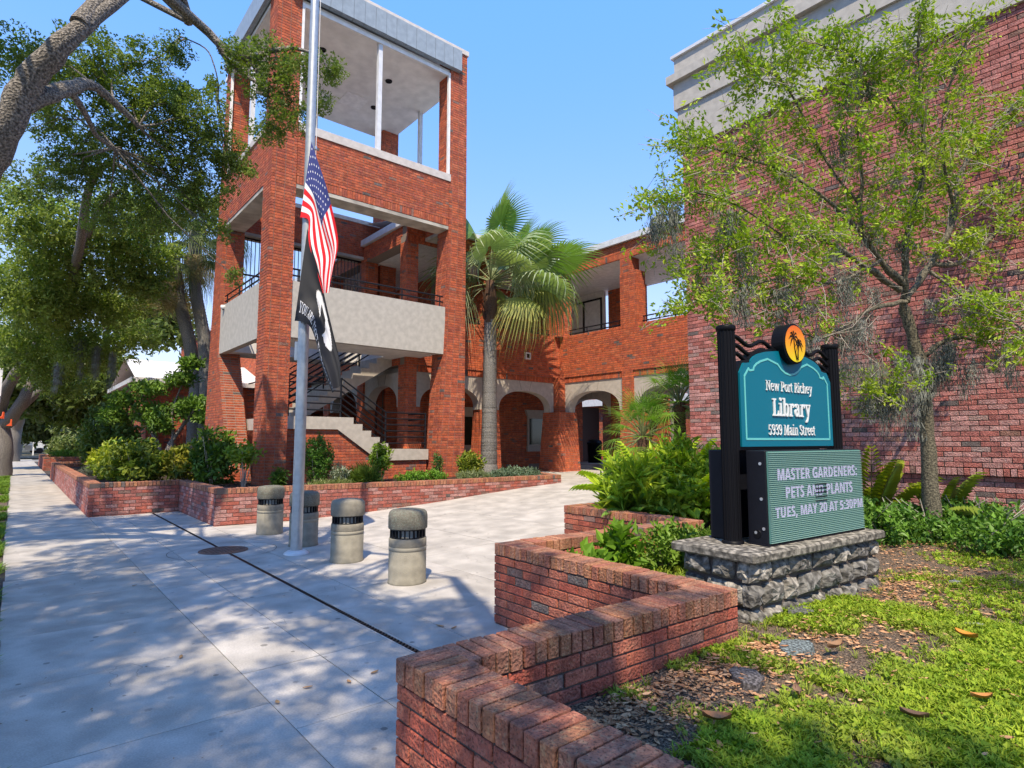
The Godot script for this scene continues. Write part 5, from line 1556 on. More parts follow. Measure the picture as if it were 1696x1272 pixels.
# ---------------------------------------------------------------- bollards, flagpole, sign
func bollards():
	var spots := [[3.30, -5.65, "nearest grey concrete bollard with black louvred light ring"], [3.28, -7.1, "second nearest bollard, damp stain down its side, just right of flagpole"], [3.28, -8.55, "bollard half hidden behind the foot of the flagpole"], [3.26, -9.95, "farthest bollard, in front of the planter corner left of the flagpole"]]
	var proto: Node3D
	for k in 4:
		var s: Array = spots[k]
		var b: Node3D
		if k == 0:
			b = thing("bollard", s[2], "bollard", Vector3(s[0], 0, s[1]), 0.0, "bollards across the plaza")
			var st := S()
			lathe(st, Vector3.ZERO, [[0.0, 0.0], [0.206, 0.0], [0.205, 0.02], [0.199, 0.04], [0.199, 0.335], [0.196, 0.338]], 40)
			mi("shaft", fin(st), M.bollard, b)
			st = S()
			lathe(st, Vector3.ZERO, [[0.195, 0.338], [0.195, 0.342], [0.2, 0.345], [0.202, 0.378], [0.197, 0.381]], 40)
			mi("band", fin(st), mat(Color(0.34, 0.31, 0.24), 0.9, "fine", 2.0), b)
			st = S()
			lathe(st, Vector3.ZERO, [[0.196, 0.381], [0.2, 0.388], [0.2, 0.462], [0.192, 0.47], [0.12, 0.472]], 40)
			mi("collar", fin(st), M.bollard_cap, b)
			st = S()
			lathe(st, Vector3.ZERO, [[0.150, 0.47], [0.150, 0.565]], 32)
			mi("lens", fin(st), M.lens, b)
			st = S()
			for i in 22:
				var a := TAU_ * i / 22
				box(st, Vector3(cos(a) * 0.172, 0.517, sin(a) * 0.172), Vector3(0.034, 0.092, 0.010), Basis(Vector3.UP, -a))
			for y in [0.475, 0.56]: lathe(st, Vector3(0, y, 0), [[0.150, -0.004], [0.191, -0.004], [0.191, 0.004], [0.150, 0.004]], 32, false)
			mi("louvre_ring", fin(st), M.rail, b)
			st = S()
			lathe(st, Vector3.ZERO, [[0.14, 0.564], [0.203, 0.566], [0.208, 0.574], [0.208, 0.70], [0.2, 0.735], [0.178, 0.757], [0.12, 0.768], [0.0, 0.772]], 40)
			mi("cap", fin(st), M.bollard_cap, b)
			proto = b
		else:
			b = proto.duplicate()
			b.name = numbered("bollard")
			add_child(b, true)
			b.position = Vector3(s[0], 0, s[1])
			b.rotation.y = 1.3 * k
			b.set_meta("label", s[2])
		if k < 2:
			(b.get_node("cap") as MeshInstance3D).material_override = M.bollard_dark if k == 0 else M.bollard_cap

func us_flag_image() -> ImageTexture:
	var w := 494; var h := 260
	var im := Image.create(w, h, false, Image.FORMAT_RGB8)
	for i in 13:
		im.fill_rect(Rect2i(0, i * 20, w, 20), Color(0.86, 0.05, 0.13) if i % 2 == 0 else Color(0.93, 0.93, 0.95))
	im.fill_rect(Rect2i(0, 0, 198, 140), Color(0.20, 0.24, 0.50))
	for r in 9:
		for c in (6 if r % 2 == 0 else 5):
			var cx := 16.5 + 33.0 * c + (0.0 if r % 2 == 0 else 16.5)
			var cy := 14.0 + 14.0 * r
			for y in range(-8, 9):
				for x in range(-8, 9):
					var a := fposmod(atan2(x, -y) + TAU_ / 10, TAU_ / 5) - TAU_ / 10
					if Vector2(x, y).length() * cos(a) * (1.0 + 1.5 * absf(a)) < 4.4 and Vector2(x, y).length() < 8.2:
						im.set_pixel(clampi(int(cx + x), 0, w - 1), clampi(int(cy + y), 0, h - 1), Color(0.95, 0.95, 0.97))
	im.generate_mipmaps()
	return ImageTexture.create_from_image(im)

func curve_at(P: Array, t: float) -> Vector2:
	var x := clampf(t, 0, 0.9999) * (P.size() - 1)
	var k := int(x)
	var a: Vector2 = P[k]; var b: Vector2 = P[k + 1]
	return a.cubic_interpolate(b, P[maxi(k - 1, 0)], P[mini(k + 2, P.size() - 1)], x - k)

# a limp flag: the top and bottom edges are curves in the plane of the cloth, folds swing out of it
func cloth(top: Array, bottom: Array, fold: float, waves: float, o: Vector3, side: Vector3, phase: float) -> Callable:
	var nrm := side.cross(Vector3.UP)
	return func(u: float, v: float) -> Vector3:
		var a := curve_at(top, u); var b := curve_at(bottom, u)
		var p := a.lerp(b, v)
		var amp := fold * smoothstep(0.0, 0.35, u)
		var z := amp * sin(v * waves + u * 2.4 + phase) + amp * 0.4 * sin(v * waves * 2.3 + 1.0 + u * 5.0)
		return o + side * (p.x + 0.012 * sin(v * waves * 1.6 + u * 6.0) * smoothstep(0, 0.3, u)) + Vector3.UP * p.y + nrm * z

func cloth_mesh(f: Callable, nu: int, nv: int) -> ArrayMesh:
	var st := S(); st.set_smooth_group(0)
	for i in nu:
		for k in nv:
			var c := []
			for d in [[0, 0], [1, 0], [1, 1], [0, 1]]: c.append(Vector2(float(i + d[0]) / nu, float(k + d[1]) / nv))
			for j in [0, 1, 2, 0, 2, 3]:
				st.set_uv(c[j])
				st.add_vertex(f.call(c[j].x, c[j].y))
	return fin(st)

func glyphs(s: String, fonts: Array, bold := 700, depth := 0.0) -> ArrayMesh:
	var tm := TextMesh.new()
	tm.text = s
	var sf := SystemFont.new(); sf.font_names = PackedStringArray(fonts); sf.font_weight = bold
	tm.font = sf; tm.font_size = 64; tm.pixel_size = 0.01; tm.depth = depth; tm.curve_step = 1.5
	var am := ArrayMesh.new()
	am.add_surface_from_arrays(Mesh.PRIMITIVE_TRIANGLES, tm.get_mesh_arrays())
	return am

func letters(s: String, fonts: Array, w: float, h: float, depth: float, m: Material, parent: Node3D, c: Vector3, basis := Basis.IDENTITY, called := "lettering", bold := 700):
	var mesh := glyphs(s, fonts, bold, 0.12)
	var bb := mesh.get_aabb()
	var o := mi(called, mesh, m, parent)
	var sc := Vector3(w / bb.size.x, h / bb.size.y, depth / bb.size.z)
	var b := basis * Basis.from_scale(sc)
	o.transform = Transform3D(b, c - b * (bb.position + bb.size / 2))

func flagpole():
	var at := Vector3(2.97, 0, -7.98)
	var p := thing("flagpole", "tall grey metal flagpole with two limp flags standing among the bollards", "flagpole", at)
	var st := S()
	tube(st, [Vector3(0, 0.02, 0), Vector3(0, 3.0, 0), Vector3(0, 6.5, 0), Vector3(0, 10.6, 0)], [0.074, 0.072, 0.063, 0.046], 28)
	mi("pole", fin(st), M.pole, p)
	st = S()
	lathe(st, Vector3.ZERO, [[0.0, 0.05], [0.075, 0.05], [0.12, 0.04], [0.155, 0.018], [0.16, 0.0]], 32)
	mi("base_collar", fin(st), M.metal_white, p)
	st = S()
	var side := Vector3(0.78, 0, 0.62).normalized()
	cbox(st, Vector3(0, 2.72, 0) - side * 0.085, Vector3(0.05, 0.26, 0.05), 0.006, Basis(Vector3.UP, -0.67))
	mi("cleat_box", fin(st), M.pole, p)
	st = S()
	lathe(st, Vector3(0, 10.6, 0), [[0.0, 0.2], [0.07, 0.17], [0.1, 0.1], [0.07, 0.03], [0.03, 0.0]], 20)
	mi("finial", fin(st), M.steel, p)
	st = S()
	tube(st, [Vector3(0, 10.5, 0) + side * 0.075, Vector3(0, 5.6, 0) + side * 0.085, Vector3(0, 4.4, 0) + side * 0.082, Vector3(0, 2.75, 0) - side * 0.06 + Vector3(0, 0, 0.07)], [0.005, 0.005, 0.005, 0.005], 5)
	mi("halyard", fin(st), M.white, p)
	# clips
	st = S()
	for y in [5.64, 4.60, 4.43]: cbox(st, Vector3(0, y, 0) + side * 0.082, Vector3(0.03, 0.05, 0.03), 0.006)
	mi("clip", fin(st), M.steel, p)
	var o := at + side * 0.075
	var f1 := thing("national_flag", "red white and blue striped flag hanging limp, upper of the two flags", "flag", at)
	var fa := cloth([Vector2(0, 5.68), Vector2(0.12, 5.33), Vector2(0.25, 4.95), Vector2(0.38, 4.48), Vector2(0.43, 4.18), Vector2(0.37, 3.86), Vector2(0.31, 3.55)],
		[Vector2(-0.12, 4.58), Vector2(0.0, 4.54), Vector2(0.02, 4.30), Vector2(0.055, 4.10), Vector2(0.12, 3.9), Vector2(0.17, 3.68), Vector2(0.23, 3.50)], 0.05, 5.5, side * 0.05 + side.cross(Vector3.UP) * 0.10, side, 0.4)
	var fm := StandardMaterial3D.new()
	fm.albedo_texture = us_flag_image(); fm.roughness = 0.8
	fm.backlight_enabled = true; fm.backlight = Color(0.35, 0.35, 0.35)
	mi("cloth", cloth_mesh(fa, 36, 26), fm, f1)
	var f2 := thing("black_flag", "black flag with white emblem and lettering hanging below the striped flag", "flag", at)
	var fb := cloth([Vector2(0.02, 4.42), Vector2(0.12, 4.05), Vector2(0.22, 3.72), Vector2(0.32, 3.32), Vector2(0.43, 2.92), Vector2(0.52, 2.55), Vector2(0.53, 2.25)],
		[Vector2(-0.11, 3.12), Vector2(0.02, 3.10), Vector2(0.13, 3.02), Vector2(0.20, 2.80), Vector2(0.26, 2.52), Vector2(0.33, 2.32), Vector2(0.42, 2.14)], 0.05, 6.0, side * 0.02 + side.cross(Vector3.UP) * 0.115, side, 1.6)
	M.flag_black.cull_mode = BaseMaterial3D.CULL_DISABLED
	mi("cloth", cloth_mesh(fb, 36, 26), M.flag_black, f2)
	# print on the cloth: follows its folds, 3 mm proud
	var nrm := side.cross(Vector3.UP)
	var print_at := func(u: float, v: float) -> Vector3:
		var p0: Vector3 = fb.call(u, v)
		var e1: Vector3 = fb.call(u + 0.01, v) - p0
		var e2: Vector3 = fb.call(u, v + 0.01) - p0
		var nn := e1.cross(e2).normalized()
		if nn.dot(nrm) < 0: nn = -nn
		return p0 + (nn if nn.dot(Vector3(-2.97, 0, 7.98)) > 0 else -nn) * 0.004
	var white := mat(Color(0.72, 0.72, 0.74), 0.8)
	white.cull_mode = BaseMaterial3D.CULL_DISABLED
	var g := glyphs("YOU ARE NOT FORGOTTEN", ["Droid Serif"], 700, 0.0)
	var bb := g.get_aabb()
	st = S()
	var arr := g.surface_get_arrays(0)
	var vs: PackedVector3Array = arr[Mesh.ARRAY_VERTEX]
	var ix: PackedInt32Array = arr[Mesh.ARRAY_INDEX] if arr[Mesh.ARRAY_INDEX] != null else PackedInt32Array(range(vs.size()))
	for i in ix:
		var q := (vs[i] - bb.position) / bb.size
		st.add_vertex(print_at.call(lerpf(0.06, 0.98, q.x), lerpf(0.90, 0.76, q.y)))
	mi("lettering", fin(st), white, f2)
	st = S()
	for i in 30:                        # the pale disc, a dark profile and tower left out of it
		for k in 22:
			var x := (i + 0.5) / 15.0 - 1.0; var y := (k + 0.5) / 11.0 - 1.0
			if x * x + y * y > 1.0: continue
			if absf(x + 0.15) < 0.34 and y > -0.45 and y < 1.0 and (y > 0.25 or absf(x + 0.15) < 0.26): continue
			var u := 0.5 + x * 0.19; var v := 0.36 + y * 0.26
			quad(st, print_at.call(u - 0.0064, v - 0.012), print_at.call(u + 0.0064, v - 0.012), print_at.call(u + 0.0064, v + 0.012), print_at.call(u - 0.0064, v + 0.012))
	mi("emblem", fin(st), white, f2)

func library_sign():
	var turn := -deg_to_rad(5.0)                 # its right end comes a little towards the street corner
	var at := Vector3(3.937, 0, -1.976)
	# the stone base
	var base := thing("stone_sign_base", "low plinth of rough grey stones with a flat stone cap under the library sign", "plinth", at, turn)
	var st := S()
	cbox(st, Vector3(0.545, 0.755, -0.22), Vector3(1.80, 0.062, 0.66), 0.012)
	mi("cap", fin(st), M.stone_cap, base)
	st = S()
	box2(st, -0.28, 1.38, 0.1, 0.722, -0.46, 0.03)
	mi("core", fin(st), M.mortar_dark, base)
	var rows := [0.27, 0.43, 0.585, 0.723]
	for side in 2:
		for r in 3:
			var y0: float = rows[r]; var y1: float = rows[r + 1]
			var x := -0.33 if side == 0 else -0.49
			var lim := 1.43 if side == 0 else 0.05
			if r % 2 == 1 and side == 0: x -= 0.0
			while x < lim - 0.02:
				var w := rng.randf_range(0.14, 0.34)
				if lim - x - w < 0.09: w = lim - x
				var h := y1 - y0
				var e := 0.014
				var c := Vector3(x + w / 2, (y0 + y1) / 2, 0.045) if side == 0 else Vector3(-0.295, (y0 + y1) / 2, x + w / 2)
				st = S()
				# a quarry-faced stone: an uneven outline, its face bulging
				var f := Transform3D(Basis.IDENTITY, c) if side == 0 else Transform3D(Basis(Vector3(0, 0, 1), Vector3.UP, Vector3(-1, 0, 0)), c)
				var ring := []; var inner := []; var back := []
				var n := 12
				for k in n:
					var a := TAU_ * k / n + 0.2
					var ca := cos(a); var sa := sin(a)
					var m := maxf(absf(ca), absf(sa))
					var px := clampf(ca / m * 1.02, -1, 1) * (w / 2 - 0.006) * rng.randf_range(0.90, 1.0)
					var py := clampf(sa / m * 1.02, -1, 1) * (h / 2 - 0.005) * rng.randf_range(0.88, 1.0)
					back.append(f * Vector3(px, py, -0.05))
					ring.append(f * Vector3(px, py, rng.randf_range(-0.012, 0.006)))
					inner.append(f * Vector3(px * 0.62 + rng.randf_range(-e, e) * 0.6, py * 0.6 + rng.randf_range(-e, e) * 0.5, rng.randf_range(0.018, 0.045)))
				var mid := f * Vector3(rng.randf_range(-0.02, 0.02), rng.randf_range(-0.01, 0.01), rng.randf_range(0.03, 0.05))
				for k in n:
					var j := (k + 1) % n
					quad(st, back[j], ring[j], ring[k], back[k])
					quad(st, ring[j], inner[j], inner[k], ring[k])
					tri(st, inner[k], inner[j], mid)
				mi("stone", fin(st), M.stone[rng.randi() % 4], base)
				x += w
	# the electronic board: two cabinets back to back
	var led := thing("message_board", "black electronic message board with green striped screen and pale lettering", "message board", at, turn)
	st = S()
	cbox(st, Vector3(0.67, 1.11, -0.085), Vector3(1.34, 0.64, 0.15), 0.006)
	box2(st, -0.006, 1.346, 0.785, 0.797, -0.16, 0.0)
	mi("front_cabinet", fin(st), M.cabinet, led)
	st = S()
	cbox(st, Vector3(0.67, 1.11, -0.395), Vector3(1.34, 0.64, 0.15), 0.006)
	mi("rear_cabinet", fin(st), M.cabinet, led)
	st = S()
	box2(st, 0.012, 1.328, 0.803, 1.424, -0.012, 0.0)
	mi("screen", fin(st), M.screen, led)
	st = S()
	for k in 46:
		var y := 0.806 + 0.0135 * k
		box2(st, 0.012, 1.328, y, y + 0.0042, -0.002, 0.0085)
	tag(mi("louvres", fin(st), M.visor, led), "", "", "", "stuff")
	var lines := [["MASTER GARDENERS:", 0.68, 1.13, 0.082, 1.262], ["PETS AND PLANTS", 0.685, 0.95, 0.082, 1.137], ["TUES, MAY 20 AT 5:30PM", 0.69, 1.24, 0.085, 1.0]]
	for l in lines: letters(l[0], ["Droid Sans"], l[2], l[3], 0.006, M.led, led, Vector3(l[1], l[4], 0.0052), Basis.IDENTITY, "screen_lettering", 700)
	st = S()
	for k in 5: box2(st, 0.60, 0.76, 1.055 + 0.03 * k, 1.062 + 0.03 * k, 0.008, 0.0125)
	mi("dead_row", fin(st), M.rail, led)
	st = S()
	for q in [[0.90, -0.04], [1.34, -0.05], [1.1, -0.05], [0.87, -0.10]]: bar(st, Vector3(-0.004, q[0], q[1]), Vector3(0.0, q[0], q[1]), 0.011, 10)
	mi("bolts", fin(st), M.steel, led)
	st = S()
	tube(st, [Vector3(-0.003, 0.86, -0.09), Vector3(0.0, 0.86, -0.09)], [0.028, 0.03], 18)
	mi("vent", fin(st), M.black, led)
	# posts, wavy rails, teal panel, medallion
	var s := thing("library_sign", "teal library sign with arched top and round palm medallion between two black posts", "sign", at, turn)
	for u in [-0.07, 1.405]:
		st = S()
		var z := -0.235
		tube(st, [Vector3(u, 0.785, z), Vector3(u, 2.30, z)], [0.058, 0.058], 24, false)
		for i in 16:
			var a := TAU_ * i / 16
			bar(st, Vector3(u + cos(a) * 0.057, 0.8, z + sin(a) * 0.057), Vector3(u + cos(a) * 0.057, 2.28, z + sin(a) * 0.057), 0.006, 5)
		lathe(st, Vector3(u, 2.28, z), [[0.06, 0.0], [0.068, 0.01], [0.07, 0.035], [0.062, 0.045], [0.0, 0.05]], 24)
		lathe(st, Vector3(u, 0.785, z), [[0.075, 0.0], [0.075, 0.015], [0.06, 0.025]], 24)
		mi("post", fin(st), M.black, s)
	var zp := -0.205
	var outline := func(g: float) -> PackedVector2Array:
		var L := 0.035 - g; var R := 1.325 + g; var B := 1.455 - g
		var poly := PackedVector2Array([Vector2(R, B), Vector2(R, 1.99 + g * 0.4), Vector2(R - 0.055, 2.065 + g * 0.7), Vector2(R - 0.10 - g * 0.6, 2.068 + g)])
		for k in 15:
			var t := PI * (0.5 - 0.5 * cos(PI * (k + 0.5) / 15.0))
			poly.append(Vector2(0.68 + 0.50 * cos(t) * (1 + g), 2.075 + g + 0.12 * sin(t)))
		poly.append_array(PackedVector2Array([Vector2(L + 0.10 + g * 0.6, 2.068 + g), Vector2(L + 0.055, 2.065 + g * 0.7), Vector2(L, 1.99 + g * 0.4), Vector2(L, B)]))
		return poly
	st = S(); slab_poly(st, outline.call(0.022), Transform3D(Basis.IDENTITY, Vector3(0, 0, zp - 0.014)), 0.06)
	mi("panel_frame", fin(st), M.black, s)
	st = S(); slab_poly(st, outline.call(0.0), Transform3D(Basis.IDENTITY, Vector3(0, 0, zp)), 0.03)
	mi("panel", fin(st), M.teal, s)
	# the mint line inside the edge, dipping under the medallion
	st = S()
	var inner: PackedVector2Array = outline.call(-0.055)
	var line := []
	for q in inner:
		if Vector2(q.x - 0.70, q.y - 2.25).length() > 0.235: line.append(q)
	var dip := []
	for k in 9:
		var a := lerpf(-0.5, -PI + 0.5, k / 8.0)
		dip.append(Vector2(0.70 + cos(a) * 0.235, 2.25 + sin(a) * 0.235))
	var path := []
	var placed := false
	for k in line.size():
		path.append(line[k])
		if not placed and k + 1 < line.size() and line[k].x > 0.7 and line[k + 1].x < 0.7 and line[k].y > 1.9:
			for q in dip:
				if q.y < line[k].y + 0.02: path.append(q)
			placed = true
	for k in path.size():
		var a: Vector2 = path[k]; var b: Vector2 = path[(k + 1) % path.size()]
		var d := (b - a)
		if d.length() < 0.001: continue
		var w := Vector2(-d.y, d.x).normalized() * 0.0075
		var ex := d.normalized() * 0.004
		slab_poly(st, PackedVector2Array([a - ex + w, b + ex + w, b + ex - w, a - ex - w]), Transform3D(Basis.IDENTITY, Vector3(0, 0, zp + 0.003 + 0.0004 * (k % 2))), 0.003)
	mi("border_line", fin(st), M.mint, s)
	letters("New Port Richey", ["Droid Serif"], 0.66, 0.105, 0.006, M.letter, s, Vector3(0.685, 1.905, zp + 0.005), Basis.IDENTITY, "lettering", 400)
	letters("Library", ["Droid Serif"], 0.54, 0.185, 0.009, M.letter, s, Vector3(0.70, 1.735, zp + 0.006), Basis.IDENTITY, "lettering", 700)
	letters("5939 Main Street", ["Droid Serif"], 0.66, 0.085, 0.006, M.letter, s, Vector3(0.70, 1.582, zp + 0.005), Basis.IDENTITY, "lettering", 400)
	var mc := Vector3(0.70, 2.255, zp)
	st = S()
	var ringp := []
	for q in [[0.0, 0.055], [0.146, 0.055], [0.160, 0.05], [0.160, -0.05], [0.0, -0.05]]: ringp.append([q[0], q[1]])
	lathe(st, Vector3.ZERO, ringp, 40, false)
	var mo := mi("medallion", fin(st), M.black, s)
	mo.transform = Transform3D(Basis(Vector3.RIGHT, PI / 2), mc)
	var grad := Gradient.new()
	grad.offsets = PackedFloat32Array([0.0, 0.45, 1.0])
	grad.colors = PackedColorArray([Color(0.86, 0.35, 0.06), Color(0.93, 0.58, 0.06), Color(0.88, 0.80, 0.05)])
	var gt := GradientTexture2D.new(); gt.gradient = grad; gt.width = 64; gt.height = 64; gt.fill_from = Vector2(0, 0); gt.fill_to = Vector2(0.1, 1)
	var gm := StandardMaterial3D.new(); gm.albedo_texture = gt; gm.roughness = 0.5
	st = S()
	for i in 40:
		var a := TAU_ * i / 40; var b := TAU_ * (i + 1) / 40
		for q in [Vector2.ZERO, Vector2(cos(b), sin(b)), Vector2(cos(a), sin(a))]:
			st.set_uv(Vector2(0.5 + q.x * 0.49, 0.5 - q.y * 0.49))
			st.add_vertex(mc + Vector3(q.x * 0.145, q.y * 0.145, 0.059))
	mi("sun_disc", fin(st), gm, s)
	st = S()
	var zf := 0.062
	for t in [[-0.028, 0.05, 0.072, 0.004, -0.125], [0.048, 0.002, 0.058, 0.020, -0.13]]:
		var head := mc + Vector3(t[0], t[1], zf)
		var foot := mc + Vector3(t[3], t[4], zf)
		tube(st, [foot, foot.lerp(head, 0.5) + Vector3(-0.008, 0, 0), head], [0.0055, 0.004, 0.0035], 5)
		for k in 7:
			var a := lerpf(-0.75, PI + 0.75, k / 6.0)
			var d := Vector3(cos(a), sin(a), 0)
			var e: Vector3 = head + d * t[2] + Vector3(0, -0.022, 0)
			var m: Vector3 = head + d * t[2] * 0.55 + Vector3(0, 0.008, 0)
			var w := Vector3(-d.y, d.x, 0) * 0.0075
			slab_poly(st, PackedVector2Array([Vector2(head.x, head.y), Vector2(m.x + w.x, m.y + w.y), Vector2(e.x, e.y), Vector2(m.x - w.x, m.y - w.y)]), Transform3D(Basis.IDENTITY, Vector3(0, 0, zp + zf + 0.0003 * k)), 0.002)
	mi("palm_silhouette", fin(st), M.black, s)
	for side in [[-0.02, 0.55], [0.86, 1.36]]:
		for k in 3:
			st = S()
			var P := []; var R := []
			for i in 22:
				var t := i / 21.0
				var u := lerpf(side[0], side[1], t)
				P.append(Vector3(u, 2.235 - 0.062 * k - 0.012 * t + 0.026 * sin(t * TAU_ * 1.6 + 0.8), zp - 0.03)); R.append(0.016)
			tube(st, P, R, 8)
			mi("wavy_rail", fin(st), M.black, s)

# ---------------------------------------------------------------- far street, fallen leaves
func car(label: String, at: Vector3, turn: float, paint: Color):
	var c := thing("parked_car", label, "car", at, turn, "cars at the far end of the street")
	var st := S()
	var prof := PackedVector2Array([Vector2(-2.2, 0.35), Vector2(2.2, 0.35), Vector2(2.22, 0.7), Vector2(2.0, 0.9), Vector2(1.1, 1.0), Vector2(0.4, 1.45), Vector2(-1.1, 1.48), Vector2(-1.9, 1.05), Vector2(-2.2, 0.95)])
	slab_poly(st, prof, Transform3D(Basis.IDENTITY, Vector3(0, 0, 0.86)), 1.72)
	var m := mat(paint, 0.3); m.clearcoat_enabled = true
	mi("body", fin(st), m, c)
	st = S()
	slab_poly(st, PackedVector2Array([Vector2(0.95, 1.02), Vector2(0.38, 1.38), Vector2(-1.05, 1.41), Vector2(-1.65, 1.06)]), Transform3D(Basis.IDENTITY, Vector3(0, 0, 0.868)), 1.736)
	quad(st, Vector3(1.06, 1.04, -0.75), Vector3(0.45, 1.44, -0.68), Vector3(0.45, 1.44, 0.68), Vector3(1.06, 1.04, 0.75))
	mi("windows", fin(st), M.glass, c)
	for x in [-1.35, 1.35]:
		for z in [-0.8, 0.8]:
			st = S(); bar(st, Vector3(x, 0.33, z - 0.11), Vector3(x, 0.33, z + 0.11), 0.33, 18)
			mi("wheel", fin(st), M.black, c)
	st = S()
	for z in [-0.65, 0.65]: box(st, Vector3(2.2, 0.68, z), Vector3(0.06, 0.12, 0.3))
	mi("headlights", fin(st), M.lens, c)

func street_things():
	var s := thing("city_hall_sign", "small teal sign on black posts far along the sidewalk", "sign", Vector3(3.0, 0, -65.2))
	var st := S()
	slab_poly(st, PackedVector2Array([Vector2(-0.0, 0.55), Vector2(1.9, 0.55), Vector2(1.9, 1.15), Vector2(1.6, 1.33), Vector2(0.95, 1.45), Vector2(0.3, 1.33), Vector2(0.0, 1.15)]), Transform3D(Basis(Vector3.UP, -0.5), Vector3.ZERO), 0.08)
	mi("panel", fin(st), M.teal, s)
	st = S()
	var bs := Basis(Vector3.UP, -0.5)
	for x in [-0.12, 2.02]: bar(st, bs * Vector3(x, 0, 0), bs * Vector3(x, 1.45, 0), 0.08, 10)
	mi("post", fin(st), M.black, s)
	st = S()
	lathe(st, Vector3.ZERO, [[0.0, 0.06], [0.24, 0.06], [0.26, -0.06]], 20, false)
	var md := mi("medallion", fin(st), M.orange, s)
	md.transform = Transform3D(bs * Basis(Vector3.RIGHT, PI / 2), bs * Vector3(0.95, 1.5, 0.02))
	letters("City Hall", ["Droid Serif"], 1.0, 0.3, 0.03, M.letter, s, bs * Vector3(0.95, 0.98, 0.02), bs)
	var fr := thing("white_frame_sign", "white wooden post and rail frame by the far driveway", "sign frame", Vector3(1.6, 0, -77.0))
	for x in [0.0, 1.15]:
		st = S(); box2(st, x - 0.06, x + 0.06, 0, 1.45, -0.06, 0.06); mi("post", fin(st), M.white, fr)
	st = S(); box2(st, -0.06, 1.21, 1.33, 1.46, -0.05, 0.05); mi("rail", fin(st), M.white, fr)
	st = S(); box2(st, 0.1, 1.05, 0.75, 1.28, -0.02, 0.02); mi("board", fin(st), M.metal_white, fr)
	car("dark grey car parked beyond the teal far sign", Vector3(3.4, 0, -88.0), 0.3, Color(0.12, 0.13, 0.15))
	car("pale car at the end of the street near left trunks", Vector3(-3.0, 0, -100.0), 1.2, Color(0.6, 0.62, 0.66))
	st = S()
	box2(st, -3.4, 14.0, -0.1, 0.012, -58.0, -54.8)
	struct(mi("driveway", fin(st), M.concrete))
	st = S()
	box2(st, -3.4, 14.0, -0.1, 0.012, -72.0, -69.0)
	struct(mi("driveway", fin(st), M.concrete))
	var names := ["small orange hanging box fixed on the oak trunk at far left", "orange box partly cut by the left edge beside the oak trunk"]
	var P := [Vector3(-0.16, 2.1, -31.2), Vector3(-0.42, 2.4, -31.6)]
	for k in 2:
		var o := thing("orange_box", names[k], "box", P[k], 0.4 * k)
		st = S()
		slab_poly(st, PackedVector2Array([Vector2(-0.2, 0), Vector2(0.16, 0), Vector2(0.16, 0.55), Vector2(0.06, 0.58), Vector2(0.02, 0.2)]), Transform3D(Basis.IDENTITY, Vector3(0, 0, 0.08)), 0.16)
		mi("body", fin(st), M.orange, o)
		st = S(); box2(st, -0.22, 0.18, -0.04, 0.0, -0.1, 0.1); mi("base", fin(st), M.orange, o)
		o.scale = Vector3.ONE * 0.45
	# white pole sign cut by the left edge
	var wp := thing("street_sign", "white sign cut by the left edge above the orange box", "sign", Vector3(-0.45, 0, -30.0))
	st = S(); box2(st, -0.3, -0.02, 3.2, 4.3, 0, 0.02); mi("plate", fin(st), M.white, wp)
	st = S(); bar(st, Vector3(-0.05, 0, -0.03), Vector3(-0.05, 4.3, -0.03), 0.03); mi("pole", fin(st), M.pole, wp)

func dead_leaf(l: float, w: float, curl: float) -> ArrayMesh:
	var st := S(); st.set_smooth_group(0)
	var n := 6
	for k in n:
		for s in [-1.0, 1.0]:
			var f := func(t: float, e: float) -> Vector3:
				var ww := w / 2 * pow(sin(PI * clampf(t * 0.97 + 0.015, 0, 1)), 0.8)
				return Vector3((t - 0.5) * l, curl * (e * e * 0.6 + (t - 0.5) * (t - 0.5) * 1.4) * l, e * ww)
			var a := float(k) / n; var b := float(k + 1) / n
			if s > 0: quad(st, f.call(a, 0.0), f.call(a, 1.0), f.call(b, 1.0), f.call(b, 0.0))
			else: quad(st, f.call(a, -1.0), f.call(a, 0.0), f.call(b, 0.0), f.call(b, -1.0))
	return fin(st)

